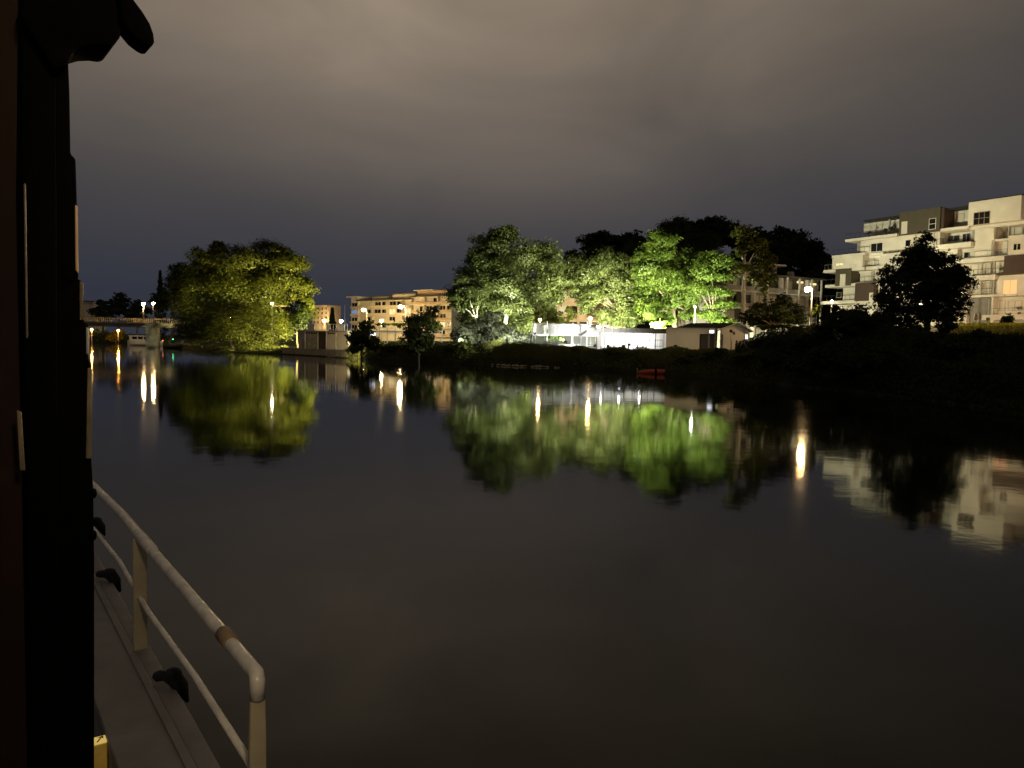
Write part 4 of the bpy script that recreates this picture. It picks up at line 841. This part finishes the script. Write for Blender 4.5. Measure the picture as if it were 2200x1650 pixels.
FQ.railing(qt, FQ.s_(644), FQ.s_(748), .05, zq1 + .22, 1.1, 'plaster', .75, bar=.07)
for pa_, pb2 in ((664, 678), (703, 709), (731, 740)): FQ.part('railing_panel', 'plaster', qt, FQ.s_(pa_), FQ.s_(pb2), .12, .16, zq1 + .25, zq1 + 1.25 + (.25 if pa_ == 703 else 0))
fpb = P(741, 700, 200); fp = thing('flagpole', 'thin bare flagpole left of the amber block', 'flagpole', (fpb.x, fpb.y, g1(fpb.x, fpb.y)))
MB().tube([(fpb.x, fpb.y, g1(fpb.x, fpb.y) - .2), P(741, 655, 200)], [.09, .04], 7).build('shaft', 'pole_metal', fp); MB().ball(P(741, 655, 200), .1, 8, 5).build('finial', 'metal', fp)
FG = Facade(812, 165, 960, 158)
gr = thing('guard_rail', 'pale roadside guard rail between the two bank trees', 'railing', FG.pt(FG.s_(850), 0, 2.6))
zg_ = FG.z_(850, 704)
for k in range(3): FG.part('rail', 'plaster', gr, FG.s_(814), FG.s_(952), 0, .08, zg_ - k * .55 - .14, zg_ - k * .55)
for i in range(9): FG.part('post', 'concrete', gr, FG.s_(816 + i * 16.8) - .08, FG.s_(816 + i * 16.8) + .08, -.15, -.003, 1.5, zg_ + .03)
lsb = P(797, 717, 114.5); ls = thing('lit_sign', 'small bright white sign glimpsed through the dark round bank tree', 'sign', (lsb.x, lsb.y, g1(lsb.x, lsb.y)))
MB().box(lsb.x - .68, lsb.x + .68, lsb.y, lsb.y + .08, lsb.z - .25, lsb.z + .25).build('panel', 'box_light', ls)
for sx_ in (-.55, .5): MB().box(lsb.x + sx_, lsb.x + sx_ + .06, lsb.y + .02, lsb.y + .08, g1(lsb.x, lsb.y) - .2, lsb.z - .252).build('post', 'metal', ls)
# ------------------------------------------------------------------ boats on the river
def hull(center, ang, L, Wd, h, flare=.15, sheer=.12, n=14, draft=.15, sq=2.0):
    c = Vector(center); R = Matrix.Rotation(ang, 3, 'Z'); mb = MB(); k = 8; rows_ = []
    for i in range(n + 1):
        t_ = -1 + 2 * i / n; wdt = Wd / 2 * max(.03, (1 - abs(t_) ** sq)) ; top = h + sheer * t_ * t_
        for j in range(k):
            a = math.pi * j / (k - 1); yy = -math.cos(a) * wdt; zz = -draft + (top + draft) * (1 - math.sin(a) ** .6)
            rows_.append(c + R @ Vector((t_ * L / 2 * (1 + .04 * (zz > 0)), yy, zz)))
    fs = []
    for i in range(n):
        for j in range(k - 1): fs.append((i * k + j, (i + 1) * k + j, (i + 1) * k + j + 1, i * k + j + 1))
        fs.append((i * k + k - 1, (i + 1) * k + k - 1, (i + 1) * k, i * k))
    fs += [tuple(range(k)), tuple(reversed([n * k + j for j in range(k)]))]
    return mb.add(rows_, fs), R
kc = PZ(1413, 803.5, 0.0); ky = thing('kayak', 'orange red kayak with a dark cockpit moored at the bank', 'kayak', kc)
mb, R = hull(kc, -.12, 4.0, .85, .5, sheer=-.26, sq=2.6); mb.build('hull', 'kayak_red', ky, smooth=True)
MB().ball(kc + R @ Vector((-.25, 0, .42)), .32, 12, 6, (.9, .8, .28)).build('cockpit', 'black_paint', ky, smooth=True)
MB().hexa([kc + R @ Vector((a, b_, z)) for z in (.02, .5) for a, b_ in ((-.32, -.46), (-.12, -.46), (-.12, .46), (-.32, .46))]).build('strap', 'black_paint', ky)
MB().hexa([kc + R @ Vector((a, b_, z)) for z in (.44, .52) for a, b_ in ((.25, -.2), (.75, -.2), (.75, .2), (.25, .2))]).build('hatch_cover', 'tape', ky)
for s_, lab in ((-1, 'short pale mooring stake at the left end of the orange kayak'), (1, 'short pale mooring stake at the right end of the orange kayak')):
    p0 = kc + R @ Vector((s_ * 2.1, .3, 0)); st = thing('mooring_stake', lab, 'stake', p0); MB().tube([p0 - Vector((0, 0, .5)), p0 + Vector((.03, 0, .4))], .06, 7).build('shaft', 'rock', st); MB().ball(p0 + Vector((.03, 0, .42)), .08, 8, 5).build('head', 'plaster', st)
wc = P(312, 738, 212); wc.z = 0; wb = thing('river_boat', 'white boxy cabin boat moored behind the bridge pier', 'boat', wc)
mb, R = hull(wc, .1, 9.0, 3.0, 1.2, sheer=.2, sq=4); mb.build('hull', 'boat_white', wb, smooth=False)
MB().box(wc.x - 3.9, wc.x + 3.6, wc.y - 1.1, wc.y + 1.1, 1.0, 2.7).build('cabin', 'boat_white', wb); MB().box(wc.x - 4.1, wc.x + 3.8, wc.y - 1.3, wc.y + 1.3, 2.702, 2.82).build('roof', 'boat_white', wb)
for i in range(4): MB().box(wc.x - 3.0 + i * 1.6, wc.x - 1.7 + i * 1.6, wc.y - 1.13, wc.y - 1.103, 1.75, 2.45).build('window', 'glass', wb)
dc = PZ(378, 748, 0); db = thing('barge', 'dark low barge with a small green light tucked beside the bridge pier', 'boat', dc)
mb, R = hull(dc, -.2, 6.5, 2.4, .95, sheer=.5, sq=3); mb.build('hull', 'boat_dark', db, smooth=False)
MB().box(dc.x - 1.4, dc.x + 1.6, dc.y - .7, dc.y + .7, .8, 1.9).build('cabin', 'boat_dark', db); MB().box(dc.x - .9, dc.x - .1, dc.y - .73, dc.y - .703, 1.2, 1.6).build('window', 'glass', db)
MB().ball((dc.x - .6, dc.y - .2, 2.1), .16, 8, 6).build('green_light', 'nav_green', db); MB().ball((dc.x - 2.9, dc.y - .4, 1.7), .14, 8, 6).build('red_light', 'nav_red', db); MB().tube([(dc.x - 2.9, dc.y - .4, .6), (dc.x - 2.9, dc.y - .4, 1.6)], .05, 6).build('mast', 'metal', db)
# road sign back on the verge
rc = P(2101, 681, 88); rg = g1(rc.x, rc.y); sg = thing('road_sign', 'back of a rounded road sign on a pale post before the garage door', 'sign', (rc.x, rc.y, rg))
ring = [rc + Vector((.43 * math.copysign(abs(math.cos(a)) ** .5, math.cos(a)), 0, .43 * math.copysign(abs(math.sin(a)) ** .5, math.sin(a)))) for a in [i * math.pi / 10 + .05 for i in range(20)]]
MB().prism(ring, (0, .04, 0)).build('plate', 'sign_back', sg); MB().tube([(rc.x, rc.y - .05, rg - .2), (rc.x, rc.y - .05, rc.z + .3)], .04, 7).build('post', 'pole_metal', sg)
for dz_ in (-.15, .15): MB().box(rc.x - .25, rc.x + .25, rc.y - .03, rc.y - .003, rc.z + dz_ - .03, rc.z + dz_ + .03).build('bracket', 'metal', sg)

# ------------------------------------------------------------------ the boat the picture is taken from
ZR, ZM, ZGW, ZD = 2.10, 1.83, 1.58, 1.08
A_ = PZ(553, 1450, ZR); B_ = PZ(203, 1036, ZR); v = Vector((B_.x - A_.x, B_.y - A_.y, 0)).normalized(); nrm = Vector((v.y, -v.x, 0))     # nrm: outboard
boat = thing('passenger_boat', 'boat the view is taken from, with white tube railing and black window post', 'boat', (0, 0, 0))
def along(t_, off, z): q = A_ + v * t_ + nrm * off; return Vector((q.x, q.y, z))
RL = 0.0205
end = 6.2
MB().tube([along(0, 0, 2.035), along(0, 0, ZR - .012), along(.010, 0, ZR), along(.06, 0, ZR), along(1.35, 0, ZR - .003), along(2.2, .003, ZR), along(end, -.1, ZR), along(end + .9, -.5, ZR)], RL, 16).build('top_rail', 'rail_white', boat, smooth=True)
MB().tube([along(0.0, .004, ZM - .01), along(.7, .004, ZM), along(1.5, -.004, ZM - .012), along(2.3, .004, ZM + .004), along(end, -.1, ZM), along(end + .9, -.5, ZM)], .0112, 12).build('mid_rail', 'rail_white', boat, smooth=True)
def rpost(t_, w_, z0=ZGW):
    mb = MB(); 
    for z, k in ((z0, 1.0),): pass
    c = [along(t_ - w_ / 2, -.008, 0), along(t_ + w_ / 2, -.008, 0), along(t_ + w_ / 2, .008, 0), along(t_ - w_ / 2, .008, 0)]
    # flat bar turned across the rail
    c = [along(t_ - .010, -w_ / 2, 0), along(t_ + .010, -w_ / 2, 0), along(t_ + .010, w_ / 2, 0), along(t_ - .010, w_ / 2, 0)]
    mb.hexa([Vector((q.x, q.y, z0)) for q in c] + [Vector((q.x, q.y, ZR - .012)) for q in c]); return mb.build('rail_post', 'post_paint', boat, bevel=.004)
tp2 = ((PZ(308, 1150, ZR) - A_).dot(v))
for t_, w_ in ((tp2, .058), (tp2 * 2 + .1, .058), (tp2 * 3 + .2, .058)): rpost(t_, w_)
c4 = [(-.009, -.022), (.009, -.022), (.009, .022), (-.009, .022)]
mb = MB(); prv = [(ZGW - .4, 1.08), (1.75, 1.06), (1.93, 1.0), (2.02, .92), (2.04, .86)]
for z, k in prv: mb.v += [tuple(along(a_ * k, b_ * k, z)) for a_, b_ in c4]
for i in range(len(prv) - 1): mb.f += [(4 * i + j, 4 * i + (j + 1) % 4, 4 * i + 4 + (j + 1) % 4, 4 * i + 4 + j) for j in range(4)]
mb.f += [(3, 2, 1, 0), tuple(4 * (len(prv) - 1) + j for j in range(4))]
mb.build('rail_post', 'post_paint', boat, bevel=.004)
tc_ = (PZ(492, 1372, ZR) - A_).dot(v)
MB().tube([along(tc_ - .05, .002, ZR), along(tc_ - .049, .002, ZR), along(tc_ + .049, .002, ZR), along(tc_ + .05, .002, ZR)], [.021, .0245, .0245, .021], 16).build('tape_wrap', 'tape', boat, smooth=True)
MB().tube([along(tp2 - .30, 0, ZR), along(tp2 - .28, 0, ZR), along(tp2 + .02, 0, ZR), along(tp2 + .05, 0, ZR)], [.021, .0238, .0238, .021], 16).build('pipe_sleeve', 'rail_white', boat, smooth=True)
# gunwale: capping plate between the outer edge and an inner edge
def strip(name, m, o0, o1, z0, z1, ta=-2.2, tb=end, n=40, wob=0.0, bev=.006):
    mb = MB(); rd = random.Random(2); r_ = []
    for i in range(n + 1):
        t_ = ta + (tb - ta) * i / n; bw = -0.25 * max(0, (t_ - 4.5) / 2) ** 2; e = rd.uniform(-wob, wob)
        r_ += [along(t_, o0 + bw, z0), along(t_, o1 + bw + e, z0), along(t_, o1 + bw + e, z1), along(t_, o0 + bw, z1)]
    fs = []
    for i in range(n):
        q = 4 * i
        for a in range(4): fs.append((q + a, q + (a + 1) % 4, q + 4 + (a + 1) % 4, q + 4 + a))
    fs += [(3, 2, 1, 0), (4 * n, 4 * n + 1, 4 * n + 2, 4 * n + 3)]
    return mb.add(r_, fs).build(name, m, boat, bevel=bev)
strip('gunwale', 'gunwale_grey', -.235, -.02, ZGW - .06, ZGW)
strip('rubbing_strake', 'gunwale_grey', -.018, .05, ZGW - .07, ZGW - .012, wob=.004)
strip('weld_bead', 'gunwale_grey', -.055, -.035, ZGW + .0005, ZGW + .009, wob=.006, n=160, bev=0)
strip('hull_side', 'hull_black', -.20, -.012, -.6, ZGW - .075)
strip('bulwark', 'gunwale_grey', -.232, -.205, ZD, ZGW - .062, 0.75); strip('bulwark', 'red_strip', -.232, -.205, ZD, ZGW - .062, -2.2, .745)
strip('deck', 'deck_paint', -2.9, -.28, ZD - .08, ZD - .001)
strip('hull_far_side', 'hull_black', -3.1, -2.902, -.6, ZGW)
for (px, py) in ((235, 1232), (370, 1452), (207, 1120)):
    c = PZ(px, py, ZGW + .035); t_ = (c - A_).dot(v); off = (c - A_).dot(nrm)
    mb = MB(); mb.ball(c, .038, 10, 7, (1.0, 1.0, .8), .12, random.Random(px)); mb.ball(along(t_ + .05, off - .035, ZGW + .025), .026, 10, 6, (1.2, 1.2, .8), .1, random.Random(px + 1))
    mb.tube([along(t_, off + .005, ZGW + .03), along(t_ - .02, off + .03, ZGW - .01), along(t_ - .045, off + .05, ZGW - .07)], [.034, .03, .006], 8)
    mb.build('mooring_cleat', 'rope', boat, smooth=True)
# window post beside the camera: stepped black mullion, built from its measured silhouette at arm's length
DW = 0.82
def outl(pts, D=DW): return [P(x, y, D) for x, y in pts]
dep = Vector((-.62, .78, 0)).normalized() * .09
bk = Vector((-.62, .78, 0)).normalized()
MB().prism(outl([(48, -60), (47, 420), (51, 760), (62, 1100), (70, 1750), (130, 1750), (126, 1000), (122, -60)]), dep).build('window_post', 'black_paint', boat, bevel=.003)
MB().prism(outl([(118, -60), (140, 90), (147, 130), (150, 200), (152, 330), (163, 341), (167, 470), (169, 600), (126, 640), (118, 300)]), dep * .8).build('post_fillet', 'black_paint', boat, bevel=.002)
MB().prism(outl([(122, 590), (170, 600), (179, 606), (180, 690), (191, 699), (190, 770), (197, 785), (197, 990), (201, 1050), (203, 1200), (203, 1750), (126, 1750)]), dep * .9).build('post_casing', 'black_paint', boat, bevel=.002)
for pts, m in (([(170, 604), (179, 608), (177, 688), (170, 688)], 'trim_metal'), ([(184, 702), (191, 706), (191, 764), (184, 760)], 'metal'), ([(187, 790), (197, 790), (196, 985), (183, 985)], 'trim_metal'), ([(160, 440), (166, 445), (168, 590), (161, 580)], 'tape')):
    MB().prism([p - bk * .004 for p in outl(pts)], bk * .0038).build('edge_trim', m, boat, bevel=.001)
for pts in ([(50, 395), (55, 395), (60, 725), (55, 728)], [(35, 880), (46, 885), (54, 1010), (42, 1010)]):
    MB().prism([p - bk * .004 for p in outl(pts)], bk * .0038).build('edge_trim', 'trim_metal', boat, bevel=.001)
for k, py in enumerate((1060, 1150)):
    MB().ball(P(202, py, DW - .004), .0028, 10, 6, (1, 1, 2.0)).build('hinge', 'black_paint', boat, smooth=True)
# head of the post with its hook-like latch
head = [(44, 12), (60, 10), (120, -5), (128, -60), (262, -60), (266, 20), (264, 55), (258, 80), (246, 96), (236, 99), (215, 96), (190, 97), (165, 104), (152, 118), (147, 132), (120, 150), (60, 60), (48, 40)]
MB().prism(outl(head, DW - .015), dep * .7).build('window_catch', 'black_paint', boat, bevel=.002)
blade = [(255, -60), (262, 30), (270, 54), (290, 78), (308, 92), (319, 98), (328, 98), (332, 90), (330, 72), (322, 50), (306, 24), (288, 0), (262, -40)]
MB().prism(outl(blade, DW - .03), dep * .35).build('catch_lever', 'black_paint', boat, bevel=.002)
MB().prism([p - bk * .003 for p in outl([(150, 110), (156, 104), (160, 106), (160, 112), (153, 122)], DW)], bk * .002).build('edge_trim', 'trim_metal', boat)
# varnished cabin wall at the far left
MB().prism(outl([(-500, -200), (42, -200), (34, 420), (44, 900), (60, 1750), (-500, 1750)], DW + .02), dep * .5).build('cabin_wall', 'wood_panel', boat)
# cabin roof over the camera and its deck lamp (behind the viewer)
cr = MB(); cr.hexa([along(t_, o, z) for z in (3.72, 3.78) for t_, o in ((-3.6, -2.9), (-1.3, -2.9), (-1.3, -.35), (-3.6, -.35))]); cr.build('cabin_roof', 'boat_white', boat)
lp = along(-2.1, -.45, 3.55)
dl = thing('deck_lamp', 'warm deck lamp under the boat cabin roof', 'lamp', lp)
MB().ball(lp, .06, 12, 8).build('bulb', emit('deck_bulb', (1, .78, .50), 400), dl, smooth=True); MB().tube([lp + Vector((0, 0, .05)), lp + Vector((0, 0, .175))], .03, 8).build('stem', 'metal', dl)
mat('yellow_baked_glow', (0.85, 0.62, 0.16), 0.5, 0.1, 20.0)
MATS['yellow_baked_glow'].node_tree.nodes['Principled BSDF'].inputs['Emission Color'].default_value = (1, .72, .2, 1); MATS['yellow_baked_glow'].node_tree.nodes['Principled BSDF'].inputs['Emission Strength'].default_value = .45
# little yellow post inside the gunwale; top's emission imitates light falling on it
YT = ZGW - .02
yc = PZ(214, 1592, YT); yb = thing('yellow_post', 'small yellow post with a dark arrow mark, light put into its top, inside the gunwale', 'lamp', Vector((yc.x, yc.y, ZD)))
MB().hexa([Vector((yc.x, yc.y, 0)) + v * a + nrm * b_ + Vector((0, 0, z)) for z in (ZD, YT) for a, b_ in ((-.026, -.028), (-.026, .022), (.026, .022), (.026, -.028))]).build('body', 'yellow_paint', yb, bevel=.006)
MB().hexa([Vector((yc.x, yc.y, 0)) + v * a + nrm * b_ + Vector((0, 0, z)) for z in (YT + .0005, YT + .006) for a, b_ in ((-.024, -.026), (-.024, .02), (.024, .02), (.024, -.026))]).build('glow_top', 'yellow_baked_glow', yb)
mk = MB(); zc_ = YT + .0065
def yp(a, b_): return Vector((yc.x, yc.y, zc_)) + v * a + nrm * b_
mk.prism([yp(-.018, -.012), yp(.012, .004), yp(.014, -.006), yp(.02, .014), yp(.0, .012), yp(.008, .007), yp(-.02, -.008)], (0, 0, .001)).build('arrow_mark', 'brown_panel', yb)
